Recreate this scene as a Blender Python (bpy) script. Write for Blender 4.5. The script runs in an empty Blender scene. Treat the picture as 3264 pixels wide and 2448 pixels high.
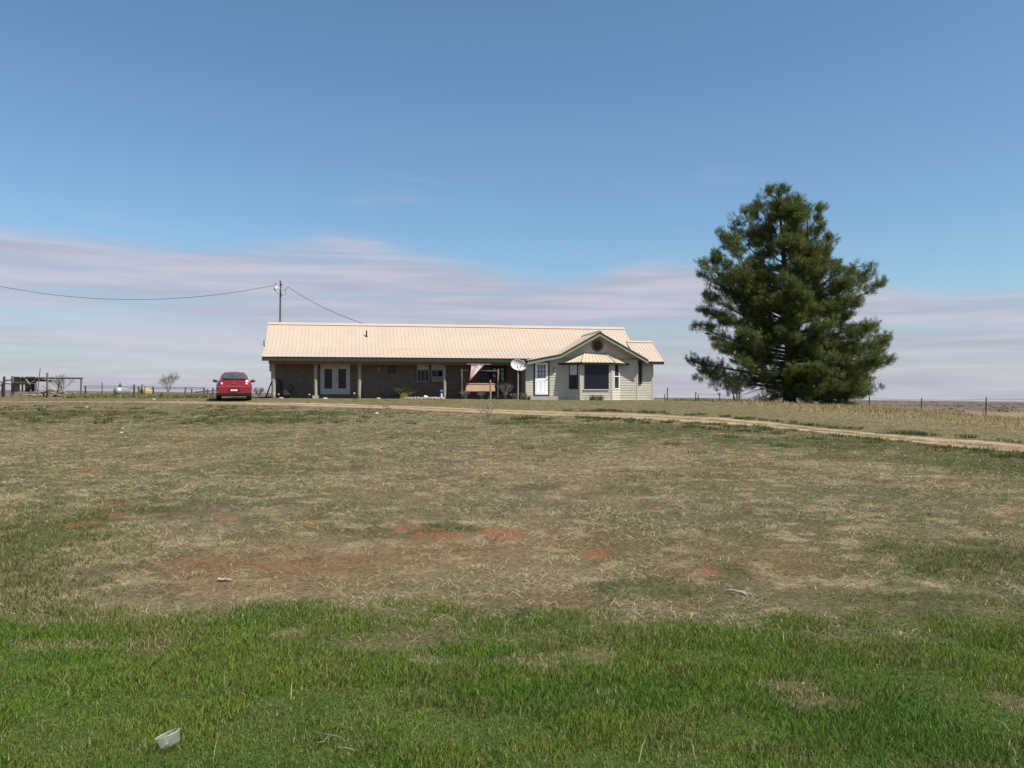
import bpy, math, random
import numpy as np
R = math.radians
random.seed(7)
rng = np.random.default_rng(11)
scene = bpy.context.scene
COL = scene.collection

# ------------------------------------------------------------------ camera model (source photo pixels 3264 x 2448)
F, CX, CY, EYE = 2800.0, 1632.0, 1224.0, 1.6
PITCH = math.atan(38 / F)

def ray(px, py):
    a, b = (px - CX) / F, (CY - py) / F
    c, s = math.cos(PITCH), math.sin(PITCH)
    return np.array([a, c - b * s, s + b * c])

def P(px, py, d):
    """point seen at pixel (px, py) at depth y = d"""
    r = ray(px, py)
    k = d / r[1]
    return (r[0] * k, d, EYE + r[2] * k)

# ------------------------------------------------------------------ noise
def _hash(ix, iy, seed):
    h = (ix.astype(np.int64) * 374761393 + iy.astype(np.int64) * 668265263 + seed * 974711) & 0xFFFFFFFF
    h = ((h ^ (h >> 13)) * 1274126177) & 0xFFFFFFFF
    return ((h ^ (h >> 16)) & 0xFFFF) / 65535.0

def vnoise(x, y, seed=0):
    x = np.asarray(x, float); y = np.asarray(y, float)
    ix, iy = np.floor(x), np.floor(y)
    fx, fy = x - ix, y - iy
    fx = fx * fx * (3 - 2 * fx); fy = fy * fy * (3 - 2 * fy)
    a = _hash(ix, iy, seed); b = _hash(ix + 1, iy, seed)
    c = _hash(ix, iy + 1, seed); d = _hash(ix + 1, iy + 1, seed)
    return (a + (b - a) * fx) * (1 - fy) + (c + (d - c) * fx) * fy

def fbm(x, y, seed=0, o=4):
    s = 0; a = .5; t = 0
    for k in range(o):
        s = s + a * vnoise(x, y, seed + k * 17); t += a
        x = np.asarray(x) * 2.03 + 5.1; y = np.asarray(y) * 2.03 + 1.7; a *= .5
    return s / t

def sstep(a, b, x):
    t = np.clip((np.asarray(x, float) - a) / (b - a), 0, 1)
    return t * t * (3 - 2 * t)

# ------------------------------------------------------------------ terrain
_ys = np.arange(-40, 140, .5)
_rise = np.interp(_ys, [-40, 0, 6, 10, 20, 30, 40, 47, 51, 62, 72, 85, 110, 140],
                  [0, 0, .0, .11, .45, .8, 1.13, 1.35, 1.43, 1.44, 1.15, .3, -1.0, -1.8])
_k = np.ones(9) / 9
_rise = np.convolve(np.pad(_rise, 4, mode='edge'), _k, 'valid')
_xs = np.arange(-200, 200, .5)
_gx = np.interp(_xs, [-60, -15, 8, 13, 16, 19, 22, 24.5, 27.5, 33, 45, 90], [1.08, 1.06, .92, .86, .80, .71, .53, .32, .15, -.2, -.6, -1.1])
_gx = np.convolve(np.pad(_gx, 4, mode='edge'), _k, 'valid')

def H(x, y):
    x = np.asarray(x, float); y = np.asarray(y, float)
    ri = np.interp(y, _ys, _rise)
    near = np.maximum(ri, 0) * np.interp(x, _xs, _gx) + np.minimum(ri, 0)
    near = near + .05 * (fbm(x * .35, y * .35, 3, 3) - .5) * sstep(5, 12, y)
    near = near + .025 * (fbm(x * 1.5, y * 1.5, 9, 2) - .5)
    far = EYE - .0117 * x - 3.2 * (1 - np.clip(y, 0, 3000) / 3000) + 2.5 * (fbm(x * .004, y * .004, 5, 3) - .5)
    s = sstep(72, 230, y)
    return near * (1 - s) + far * s

def at(px, py):
    """point of the ground seen at a pixel"""
    r = ray(px, py)
    d = np.concatenate([np.arange(1.5, 70, .02), np.arange(70, 600, .5)])
    k = d / r[1]
    z = EYE + r[2] * k
    h = H(r[0] * k, d)
    i = np.argmax(z <= h)
    if z[i] > h[i]: i = len(d) - 1
    return (r[0] * k[i], d[i], h[i])

# ------------------------------------------------------------------ mesh helpers
class MB:
    def __init__(s): s.v = []; s.f = []
    def add(s, vs, fs):
        n = len(s.v); s.v += [tuple(map(float, p)) for p in vs]
        s.f += [tuple(i + n for i in f) for f in fs]
    def hexa(s, p):
        s.add(p, [(3, 2, 1, 0), (4, 5, 6, 7), (0, 1, 5, 4), (1, 2, 6, 5), (2, 3, 7, 6), (3, 0, 4, 7)])
    def box(s, x0, x1, y0, y1, z0, z1):
        s.hexa([(x0, y0, z0), (x1, y0, z0), (x1, y1, z0), (x0, y1, z0),
                (x0, y0, z1), (x1, y0, z1), (x1, y1, z1), (x0, y1, z1)])
    def tube(s, pts, rad, n=6, caps=True):
        pts = [np.array(p, float) for p in pts]
        if not hasattr(rad, '__len__'): rad = [rad] * len(pts)
        rings = []
        up = None
        for i, p in enumerate(pts):
            t = pts[min(i + 1, len(pts) - 1)] - pts[max(i - 1, 0)]
            t = t / (np.linalg.norm(t) + 1e-9)
            if up is None or abs(np.dot(up, t)) > .95:
                up = np.array([0, 0, 1.]) if abs(t[2]) < .8 else np.array([1., 0, 0])
            a = np.cross(t, up); a /= np.linalg.norm(a) + 1e-9
            b = np.cross(a, t); up = b
            rings.append([p + rad[i] * (math.cos(q) * a + math.sin(q) * b) for q in
                          [2 * math.pi * k / n for k in range(n)]])
        vs = [q for r in rings for q in r]
        fs = []
        for i in range(len(pts) - 1):
            for k in range(n):
                fs.append((i * n + k, i * n + (k + 1) % n, (i + 1) * n + (k + 1) % n, (i + 1) * n + k))
        if caps:
            fs.append(tuple(range(n))[::-1]); fs.append(tuple(range((len(pts) - 1) * n, len(pts) * n)))
        s.add(vs, fs)
    def lathe(s, c, prof, n=16, axis='z'):
        vs = []; fs = []
        for (r, h) in prof:
            for k in range(n):
                q = 2 * math.pi * k / n
                if axis == 'z': vs.append((c[0] + r * math.cos(q), c[1] + r * math.sin(q), c[2] + h))
                elif axis == 'y': vs.append((c[0] + r * math.cos(q), c[1] + h, c[2] + r * math.sin(q)))
                else: vs.append((c[0] + h, c[1] + r * math.cos(q), c[2] + r * math.sin(q)))
        for i in range(len(prof) - 1):
            for k in range(n):
                fs.append((i * n + k, i * n + (k + 1) % n, (i + 1) * n + (k + 1) % n, (i + 1) * n + k))
        fs.append(tuple(range(n))[::-1]); fs.append(tuple(range((len(prof) - 1) * n, len(prof) * n)))
        s.add(vs, fs)
    def slab(s, poly, nrm, t):
        """polygon extruded by t along nrm"""
        n = len(poly); q = [tuple(np.array(p) + np.array(nrm) * t) for p in poly]
        s.add(list(poly) + q, [tuple(range(n))[::-1], tuple(range(n, 2 * n))] +
              [(i, (i + 1) % n, n + (i + 1) % n, n + i) for i in range(n)])
    def build(s, name, m, parent=None, smooth=False):
        me = bpy.data.meshes.new(name)
        me.from_pydata(s.v, [], s.f)
        me.validate()
        import bmesh
        b = bmesh.new(); b.from_mesh(me); bmesh.ops.recalc_face_normals(b, faces=b.faces); b.to_mesh(me); b.free()
        if smooth: me.shade_smooth()
        me.materials.append(m)
        o = bpy.data.objects.new(name, me); COL.objects.link(o)
        if parent is not None: o.parent = parent
        return o

def fast_mesh(name, verts, quads, tris, m, cols=None, parent=None, smooth=False):
    me = bpy.data.meshes.new(name)
    nq = 0 if quads is None else len(quads); nt = 0 if tris is None else len(tris)
    me.vertices.add(len(verts)); me.vertices.foreach_set('co', np.ascontiguousarray(verts, dtype=np.float32).ravel())
    loops = []; starts = []
    if nq: loops.append(quads.ravel())
    if nt: loops.append(tris.ravel())
    loops = np.concatenate(loops).astype(np.int32)
    starts = np.concatenate([np.arange(nq) * 4, nq * 4 + np.arange(nt) * 3]).astype(np.int32)
    me.loops.add(len(loops)); me.loops.foreach_set('vertex_index', loops)
    me.polygons.add(nq + nt); me.polygons.foreach_set('loop_start', starts)
    if smooth: me.polygons.foreach_set('use_smooth', np.ones(nq + nt, bool))
    if cols is not None:
        a = me.color_attributes.new('Col', 'FLOAT_COLOR', 'POINT')
        c4 = np.ones((len(verts), 4), np.float32); c4[:, :3] = cols
        a.data.foreach_set('color', c4.ravel())
    me.update(); me.materials.append(m)
    o = bpy.data.objects.new(name, me); COL.objects.link(o)
    if parent is not None: o.parent = parent
    return o

def tag(o, label=None, cat=None, group=None, kind=None):
    if label: o['label'] = label
    if cat: o['category'] = cat
    if group: o['group'] = group
    if kind: o['kind'] = kind
    return o

def thing(name, loc, label, cat, rz=0, group=None):
    o = bpy.data.objects.new(name, None); COL.objects.link(o)
    o.location = loc; o.rotation_euler = (0, 0, rz); o.empty_display_size = .2
    return tag(o, label, cat, group)

def dup(root, loc, rz, label=None):
    r = root.copy(); COL.objects.link(r); r.location = loc; r.rotation_euler = (r.rotation_euler[0], r.rotation_euler[1], rz)
    if label: r['label'] = label
    for ch in list(root.children):
        c = ch.copy(); COL.objects.link(c); c.parent = r
        for g in list(ch.children):
            d = g.copy(); COL.objects.link(d); d.parent = c
    return r

# ------------------------------------------------------------------ materials
def mat(name, col, rough=.7, metal=0., var=.15, scale=6., spec=.3, bump=0., coat=0.):
    m = bpy.data.materials.new(name); m.use_nodes = True
    n = m.node_tree.nodes; l = m.node_tree.links
    b = n['Principled BSDF']
    b.inputs['Roughness'].default_value = rough; b.inputs['Metallic'].default_value = metal
    b.inputs['Specular IOR Level'].default_value = spec
    b.inputs['Coat Weight'].default_value = coat
    tc = n.new('ShaderNodeTexCoord'); no = n.new('ShaderNodeTexNoise')
    no.inputs['Scale'].default_value = scale; no.inputs['Detail'].default_value = 5
    l.new(tc.outputs['Object'], no.inputs['Vector'])
    r = n.new('ShaderNodeValToRGB'); l.new(no.outputs['Fac'], r.inputs['Fac'])
    r.color_ramp.elements[0].position = .3; r.color_ramp.elements[1].position = .7
    r.color_ramp.elements[0].color = tuple(c * (1 - var) for c in col) + (1,)
    r.color_ramp.elements[1].color = tuple(min(1, c * (1 + var)) for c in col) + (1,)
    l.new(r.outputs['Color'], b.inputs['Base Color'])
    if bump:
        bp = n.new('ShaderNodeBump'); bp.inputs['Strength'].default_value = bump; bp.inputs['Distance'].default_value = .02
        l.new(no.outputs['Fac'], bp.inputs['Height']); l.new(bp.outputs['Normal'], b.inputs['Normal'])
    return m

def leafmat(name, trans=.3, rough=.6, spec=.25):
    m = bpy.data.materials.new(name); m.use_nodes = True
    n = m.node_tree.nodes; l = m.node_tree.links
    b = n['Principled BSDF']; out = n['Material Output']
    a = n.new('ShaderNodeVertexColor'); a.layer_name = 'Col'
    l.new(a.outputs['Color'], b.inputs['Base Color'])
    b.inputs['Roughness'].default_value = rough; b.inputs['Specular IOR Level'].default_value = spec
    t = n.new('ShaderNodeBsdfTranslucent'); l.new(a.outputs['Color'], t.inputs['Color'])
    mx = n.new('ShaderNodeMixShader'); mx.inputs[0].default_value = trans
    l.new(b.outputs[0], mx.inputs[1]); l.new(t.outputs[0], mx.inputs[2]); l.new(mx.outputs[0], out.inputs['Surface'])
    return m

M = {}
M['roof'] = mat('cream_roof_steel', (.46, .370, .290), .45, 0, .04, 1.2, .3)
M['awning'] = mat('cream_awning_steel', (.49, .405, .30), .45, 0, .05, 2, .3)
M['fascia'] = mat('dark_green_fascia', (.032, .038, .032), .6)
M['rake'] = mat('sage_green_trim', (.20, .235, .17), .6, 0, .1)
M['blacktrim'] = mat('black_brown_trim', (.025, .02, .018), .55)
M['siding'] = mat('beige_lap_siding', (.465, .43, .35), .6, 0, .07, 3)
M['mainwall'] = mat('brown_panel_siding', (.155, .118, .09), .8, 0, .18, 5, .2)
M['soffit'] = mat('brown_soffit', (.22, .13, .08), .8)
M['white'] = mat('white_paint', (.80, .80, .82), .45, 0, .03)
M['offwhite'] = mat('offwhite_frame', (.5, .5, .5), .5, 0, .06)
M['greyframe'] = mat('grey_frame', (.25, .25, .25), .5)
M['glass'] = mat('dark_glass', (.012, .015, .022), .06, 0, .1, 2, .22)
M['curtain'] = mat('pale_curtain', (.5, .5, .46), .9, 0, .2, 9)
M['concrete'] = mat('pale_concrete', (.36, .33, .28), .9, 0, .12, 5)
M['postpaint'] = mat('whitewashed_log', (.28, .26, .205), .85, 0, .18, 9, bump=.4)
M['wood'] = mat('weathered_grey_wood', (.12, .10, .083), .9, 0, .3, 12, bump=.4)
M['darkwood'] = mat('dark_old_wood', (.05, .037, .03), .9, 0, .35, 10)
M['palewood'] = mat('bleached_wood', (.26, .22, .175), .9, 0, .25, 14)
M['rustpost'] = mat('rusty_steel_post', (.075, .055, .045), .8, 0, .3, 20)
M['wire'] = mat('dark_wire', (.06, .055, .055), .6, .4)
M['galv'] = mat('galvanised_steel', (.36, .36, .34), .5, .5, .12, 7)
M['dish'] = mat('grey_white_dish', (.50, .49, .47), .5, 0, .05)
M['darkmetal'] = mat('dark_metal', (.05, .05, .055), .45, .5)
M['brass'] = mat('brass', (.30, .22, .10), .35, .8)
M['red'] = mat('red_car_paint', (.25, .014, .027), .3, 0, .04, 2, .5, coat=.6)
M['blackplastic'] = mat('black_plastic', (.018, .018, .018), .6)
M['rubber'] = mat('tyre_rubber', (.015, .015, .015), .85)
M['rim'] = mat('alloy_rim', (.35, .35, .36), .35, .8)
M['carglass'] = mat('tinted_car_glass', (.05, .075, .075), .08, 0, .3, 3, .8)
M['lampred'] = mat('red_lamp_lens', (.38, .02, .03), .15, 0, .05, 4, .6)
M['lampwhite'] = mat('clear_lamp_lens', (.75, .62, .58), .1, 0, .05, 4, .6)
M['plate'] = mat('pale_plate', (.62, .60, .55), .5)
M['cushion'] = mat('salmon_tan_cloth', (.40, .25, .165), .9, 0, .1, 6)
M['bark'] = mat('grey_brown_bark', (.11, .085, .065), .95, 0, .35, 9, bump=.8)
M['twig'] = mat('bare_grey_twig', (.20, .172, .16), .9, 0, .25, 8)
M['yellow'] = mat('yellow_straw_bale', (.30, .235, .115), .9, 0, .22, 9, bump=.5)
M['stone'] = mat('pale_field_stone', (.32, .26, .20), .9, 0, .25, 9, bump=.5)
M['bluecer'] = mat('blue_glaze', (.05, .08, .30), .4)
M['slab'] = mat('porch_concrete', (.30, .27, .23), .9)
# ------------------------------------------------------------------ ground zones
def ell(px, py, rx, ry):
    c = at(px, py)
    f = at(px, py - ry)[1]; n = at(px, py + ry)[1]
    return (c[0], c[1], rx * c[1] / F, max(.08, (f - n) / 2))

RED = [ell(*a) for a in [(1290, 1681, 58, 13), (1415, 1703, 85, 14), (1600, 1700, 90, 20), (990, 1663, 60, 10),
       (730, 1650, 38, 11), (365, 1642, 45, 9), (365, 1607, 45, 8), (265, 1670, 50, 10), (1890, 1768, 45, 17),
       (2255, 1825, 30, 10), (300, 1493, 28, 7), (3000, 1432, 30, 6)]]
BROWNRED = [ell(*a) for a in [(1000, 1790, 480, 80), (1380, 1770, 300, 60), (760, 1870, 260, 30), (700, 1800, 220, 40)]]
BROWN2 = [ell(*a) for a in [(1750, 1730, 380, 50), (2420, 1790, 400, 60), (2330, 1500, 260, 20), (1750, 1905, 150, 26), (2560, 1378, 200, 9), (3000, 1535, 200, 18)]]
GREY = [ell(*a) for a in [(1550, 1600, 360, 60), (2350, 1615, 280, 40), (2850, 1590, 300, 50), (1300, 1480, 260, 40), (700, 1640, 260, 50)]]
WEED = [ell(*a) for a in [(70, 1740, 260, 190), (330, 1705, 150, 40), (3120, 1790, 380, 70), (2350, 1822, 55, 30), (2050, 1880, 200, 30),
       (300, 1318, 330, 12), (900, 1318, 420, 10), (1640, 1345, 160, 12), (2050, 1370, 350, 22), (2700, 1415, 520, 36), (3150, 1470, 330, 40),
       (2460, 1362, 220, 9), (2800, 1385, 220, 9), (3150, 1412, 220, 10), (820, 1340, 300, 12), (3000, 1920, 300, 40), (1000, 1655, 75, 9), (1400, 1690, 160, 28), (1940, 1775, 25, 18)]]
DEAD = [ell(*a) for a in [(2520, 2195, 80, 28), (2590, 2245, 110, 26), (3240, 2235, 70, 45), (1905, 2090, 55, 28), (1700, 2110, 100, 26),
       (930, 2015, 60, 18), (220, 2060, 230, 24), (130, 1985, 90, 22), (1200, 2060, 110, 18), (1350, 2110, 70, 16)]]

def emask(lst, x, y, jit, soft=.55):
    m = np.zeros(np.shape(x))
    for (cx, cy, rx, ry) in lst:
        r = np.sqrt(((x - cx) / rx) ** 2 + ((y - cy) / ry) ** 2) + jit
        m = np.maximum(m, 1 - sstep(1 - soft, 1 + soft * .4, r))
    return m

_tu = [(-200, 1279), (300, 1279), (600, 1280), (750, 1282), (900, 1283), (1100, 1287), (1300, 1294), (1550, 1304), (1800, 1312), (2050, 1318), (2300, 1329), (2500, 1342), (2750, 1366), (3000, 1388), (3264, 1405), (3700, 1440)]
_tl = [(-200, 1281), (300, 1282), (600, 1285), (750, 1288), (900, 1292), (1100, 1297), (1300, 1304), (1550, 1317), (1800, 1326), (2050, 1338), (2300, 1356), (2500, 1375), (2750, 1405), (3000, 1436), (3264, 1458), (3700, 1510)]
_TC = []
for (a, b), (c, d) in zip(_tu, _tl):
    p = np.array(at(a, b)[:2]); q = np.array(at(c, d)[:2])
    _TC.append(((p + q) / 2, abs(p[1] - q[1]) / 2))
_tx = np.array([c[0][0] for c in _TC]); _ty = np.array([c[0][1] for c in _TC]); _tw = np.array([max(c[1], .5) for c in _TC])
_o = np.argsort(_tx); _tx, _ty, _tw = _tx[_o], _ty[_o], _tw[_o]

def track(x, y):
    """signed position across the track: 0 centre, +-1 edges"""
    return (y - np.interp(x, _tx, _ty)) / np.interp(x, _tx, _tw)

def zones(x, y):
    x = np.asarray(x, float); y = np.asarray(y, float)
    n1 = fbm(x * .9, y * .9, 21, 4); n2 = fbm(x * 3.1, y * 3.1, 31, 3); n3 = fbm(x * .22, y * .22, 41, 3)
    jit = (n1 - .5) * .9 + (n2 - .5) * .7
    edge = 6.05 + (n1 - .5) * 1.7 + (n2 - .5) * .9 - .12 * np.sin(x * 1.3)
    green = 1 - sstep(-.4, .65, y - edge)
    dead = emask(DEAD, x, y, jit * 1.5 + (fbm(x * 9, y * 9, 131, 2) - .5) * .9, .9) * green
    t = track(x, y)
    tm = (1 - sstep(.8, 1.12, np.abs(t) + jit * .25)) * sstep(-60, -15, x)
    rut = np.exp(-((np.abs(t) - .58) / .33) ** 2)
    trackm = tm * np.clip(.35 + .75 * rut + (n2 - .5) * .7, 0, 1)
    red = emask(RED, x, y, (n2 - .5) * 1.6 + (n1 - .5) * .8 + (fbm(x * 8, y * 8, 133, 2) - .5) * .8, .5)
    br = np.maximum(emask(BROWNRED, x, y, jit, .8), .42 * emask(BROWN2, x, y, jit, .8))
    gr = emask(GREY, x, y, jit, .8)
    weed = emask(WEED, x, y, jit, .7) * (1 - green)
    beyond = sstep(.9, 1.6, t)                          # on the house side of the track
    tall = beyond * sstep(10, 17, x) * sstep(-.15, .25, t * .05 + (x - 12) * .05 - .4 + jit * .3)
    return dict(green=green, dead=dead, track=trackm, tm=tm, red=red, br=br, gr=gr, weed=weed, beyond=beyond, tall=tall, n1=n1, n2=n2, n3=n3, t=t)

def mixc(a, b, m):
    return a * (1 - m[:, None]) + np.array(b)[None, :] * m[:, None]

def ground_col(x, y):
    z = zones(x, y)
    n = len(x)
    c = np.tile(np.array([.104, .083, .046]), (n, 1))
    c = mixc(c, (.15, .118, .068), sstep(.44, .62, z['n1']))
    c = mixc(c, (.090, .083, .042), sstep(.45, .62, z['n3']) * .8)
    c = mixc(c, (.245, .192, .112), sstep(.52, .68, .6 * z['n2'] + .4 * fbm(x * 7, y * 7, 141, 2)) * .85 * (1 - z['green']))
    c = mixc(c, (.088, .073, .049), z['gr'] * .6)
    c = mixc(c, (.150, .080, .041), z['br'] * .7)
    c = mixc(c, (.068, .072, .030), z['weed'] * .7)
    c = mixc(c, (.155, .125, .066), z['beyond'] * .85)
    c = mixc(c, (.105, .102, .046), z['beyond'] * sstep(.45, .62, z['n1']) * .8 * (1 - sstep(8, 14, x)))
    c = mixc(c, (.24, .185, .092), z['tall'] * .9)
    c = mixc(c, (.195, .090, .046), z['red'] * .9)
    c = mixc(c, (.34, .25, .15), z['track'])
    c = mixc(c, (.055, .080, .018), z['green'])
    c = mixc(c, (.115, .098, .045), z['dead'] * .8)
    far = sstep(70, 110, y)
    fc = np.tile(np.array([.132, .104, .074]), (n, 1))
    fc = mixc(fc, (.165, .132, .088), sstep(.45, .6, fbm(x * .02, y * .006, 51, 4)))
    fc = mixc(fc, (.085, .066, .056), sstep(.5, .62, fbm(x * .05, y * .012, 61, 4)) * .8)
    return c * (1 - far[:, None]) + fc * far[:, None]

_t = np.concatenate([np.linspace(-3.2, -.75, 40)[:-1], np.linspace(-.75, .75, 620), np.linspace(.75, 3.2, 40)[1:]])
_y = np.concatenate([np.linspace(-14, 1.5, 12)[:-1], np.geomspace(1.5, 75, 560)[:-1], np.geomspace(75, 3200, 120)])
TT, YY = np.meshgrid(_t, _y)
XX = TT * np.where(YY < 1.5, 3.5 + (1.5 - YY) * .5, YY + 2.0)
gx, gy = XX.ravel(), YY.ravel()
gz = H(gx, gy)
nt_, ny_ = len(_t), len(_y)
ii = (np.arange(ny_ - 1)[:, None] * nt_ + np.arange(nt_ - 1)[None, :]).ravel()
quads = np.stack([ii, ii + 1, ii + 1 + nt_, ii + nt_], 1)
gm = bpy.data.materials.new('pasture_ground'); gm.use_nodes = True
N = gm.node_tree.nodes; L = gm.node_tree.links
B = N['Principled BSDF']; B.inputs['Roughness'].default_value = .95; B.inputs['Specular IOR Level'].default_value = .1
a = N.new('ShaderNodeVertexColor'); a.layer_name = 'Col'
tc = N.new('ShaderNodeTexCoord')
n1 = N.new('ShaderNodeTexNoise'); n1.inputs['Scale'].default_value = 20; n1.inputs['Detail'].default_value = 8; n1.inputs['Roughness'].default_value = .7
n2 = N.new('ShaderNodeTexNoise'); n2.inputs['Scale'].default_value = 2.2; n2.inputs['Detail'].default_value = 6; n2.inputs['Roughness'].default_value = .65
L.new(tc.outputs['Object'], n1.inputs['Vector']); L.new(tc.outputs['Object'], n2.inputs['Vector'])
def mrange(inp, a0, a1, b0, b1):
    m = N.new('ShaderNodeMapRange'); L.new(inp, m.inputs[0])
    m.inputs[1].default_value, m.inputs[2].default_value, m.inputs[3].default_value, m.inputs[4].default_value = a0, a1, b0, b1
    return m.outputs[0]
f1 = mrange(n1.outputs['Fac'], .32, .68, .50, 1.5); f2 = mrange(n2.outputs['Fac'], .3, .7, .8, 1.2)
mu = N.new('ShaderNodeMath'); mu.operation = 'MULTIPLY'; L.new(f1, mu.inputs[0]); L.new(f2, mu.inputs[1])
vm = N.new('ShaderNodeVectorMath'); vm.operation = 'SCALE'; L.new(a.outputs['Color'], vm.inputs[0]); L.new(mu.outputs[0], vm.inputs['Scale'])
L.new(vm.outputs[0], B.inputs['Base Color'])
bp = N.new('ShaderNodeBump'); bp.inputs['Strength'].default_value = .7; bp.inputs['Distance'].default_value = .03
L.new(n1.outputs['Fac'], bp.inputs['Height']); L.new(bp.outputs['Normal'], B.inputs['Normal'])
ground = fast_mesh('ground', np.stack([gx, gy, gz], 1), quads, None, gm, ground_col(gx, gy), smooth=True)
tag(ground, 'dry pasture ground with a green verge and a sandy track', 'ground', kind='structure')

# ------------------------------------------------------------------ grass blades
def blades(x, y, h, w, lean, ang, col, z=None, curl=.5):
    """n ribbons: root (x,y), height h, horizontal reach lean along ang, width w"""
    n = len(x)
    z0 = (H(x, y) if z is None else z) - .004
    dx, dy = np.cos(ang), np.sin(ang)
    fa = rng.uniform(0, math.pi, n)                     # ribbon facing
    wx, wy = np.cos(fa) * w / 2, np.sin(fa) * w / 2
    v = np.empty((n, 5, 3), np.float32)
    mx, my, mz = x + dx * lean * .38, y + dy * lean * .38, z0 + h * (.5 + .25 * curl)
    v[:, 0] = np.stack([x - wx, y - wy, z0], 1); v[:, 1] = np.stack([x + wx, y + wy, z0], 1)
    v[:, 2] = np.stack([mx + wx * .8, my + wy * .8, mz], 1); v[:, 3] = np.stack([mx - wx * .8, my - wy * .8, mz], 1)
    v[:, 4] = np.stack([x + dx * lean, y + dy * lean, z0 + h], 1)
    k = np.arange(n) * 5
    q = np.stack([k, k + 1, k + 2, k + 3], 1); t = np.stack([k + 3, k + 2, k + 4], 1)
    c = np.repeat(col[:, None, :], 5, 1).astype(np.float32)
    return v.reshape(-1, 3), q, t, c.reshape(-1, 3)

def join(parts):
    vs, qs, ts, cs = [], [], [], []; o = 0
    for v, q, t, c in parts:
        vs.append(v); qs.append(q + o); ts.append(t + o); cs.append(c); o += len(v)
    return np.concatenate(vs), np.concatenate(qs), np.concatenate(ts), np.concatenate(cs)

def scatter(n, y0, y1, p, tmax=.76):
    """positions in the viewed wedge and a margin round it; density falls off as y^-p"""
    u = rng.random(n)
    e = 2 - p
    y = (y0 ** e + u * (y1 ** e - y0 ** e)) ** (1 / e)
    t = rng.uniform(-tmax, tmax, n)
    return t * (y + 2.0), y

def pick(cols, wts, n):
    cols = np.array(cols); w = np.array(wts, float); w /= w.sum()
    return cols[rng.choice(len(cols), n, p=w)]

GM = leafmat('green_grass', .35, .6, .15)
SM = leafmat('dry_straw', .15, .8, .1)

def lawn(n):
    x, y = scatter(n, 2.4, 8.2, .55)
    z = zones(x, y)
    clump = fbm(x * 2.6, y * 2.6, 71, 3)
    keep = rng.random(n) < z['green'] * (1 - .5 * z['dead']) * (.65 + .6 * sstep(.35, .6, clump))
    x, y = x[keep], y[keep]; n = len(x)
    z = {k: v[keep] for k, v in z.items()}; clump = clump[keep]
    big = fbm(x * .55, y * .55, 81, 3)
    base = np.tile(np.array([.120, .198, .026]), (n, 1))
    base = mixc(base, (.150, .205, .032), sstep(.42, .62, big))
    base = mixc(base, (.090, .170, .022), sstep(.5, .68, fbm(x * 1.1, y * 1.1, 91, 3)))
    base = mixc(base, (.165, .175, .05), sstep(.52, .7, fbm(x * 4, y * 4, 95, 2)) * .6)
    base *= rng.uniform(.62, 1.38, (n, 1)) * np.stack([rng.uniform(.88, 1.14, n), np.ones(n), rng.uniform(.8, 1.25, n)], 1)
    dry = rng.random(n) < (.03 + .72 * z['dead'] + .25 * sstep(5.6, 6.6, y) * sstep(.4, .6, z['n1']))
    base[dry] = pick([(.36, .29, .16), (.27, .22, .11), (.44, .37, .22)], [2, 2, 1], dry.sum()) * rng.uniform(.75, 1.2, (dry.sum(), 1))
    h = rng.uniform(.015, .042, n) * (.6 + .7 * sstep(.35, .65, clump)) * (1 - .5 * z['dead'])
    w = rng.uniform(.0026, .0050, n) * (1 + .06 * (y - 3))
    lean = h * rng.uniform(.15, 1.1, n)
    ang = rng.normal(.4, 1.5, n)
    return blades(x, y, h, w, lean, ang, base)

def seedheads(n):
    x, y = scatter(n, 2.6, 7.2, .6)
    h = rng.uniform(.05, .10, n); 
    c = pick([(.45, .38, .22), (.38, .36, .16), (.5, .44, .3)], [1, 1, 1], n)
    return blades(x, y, h, np.full(n, .004), h * rng.uniform(.1, 1.3, n), rng.uniform(0, 6.28, n), c)

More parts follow.
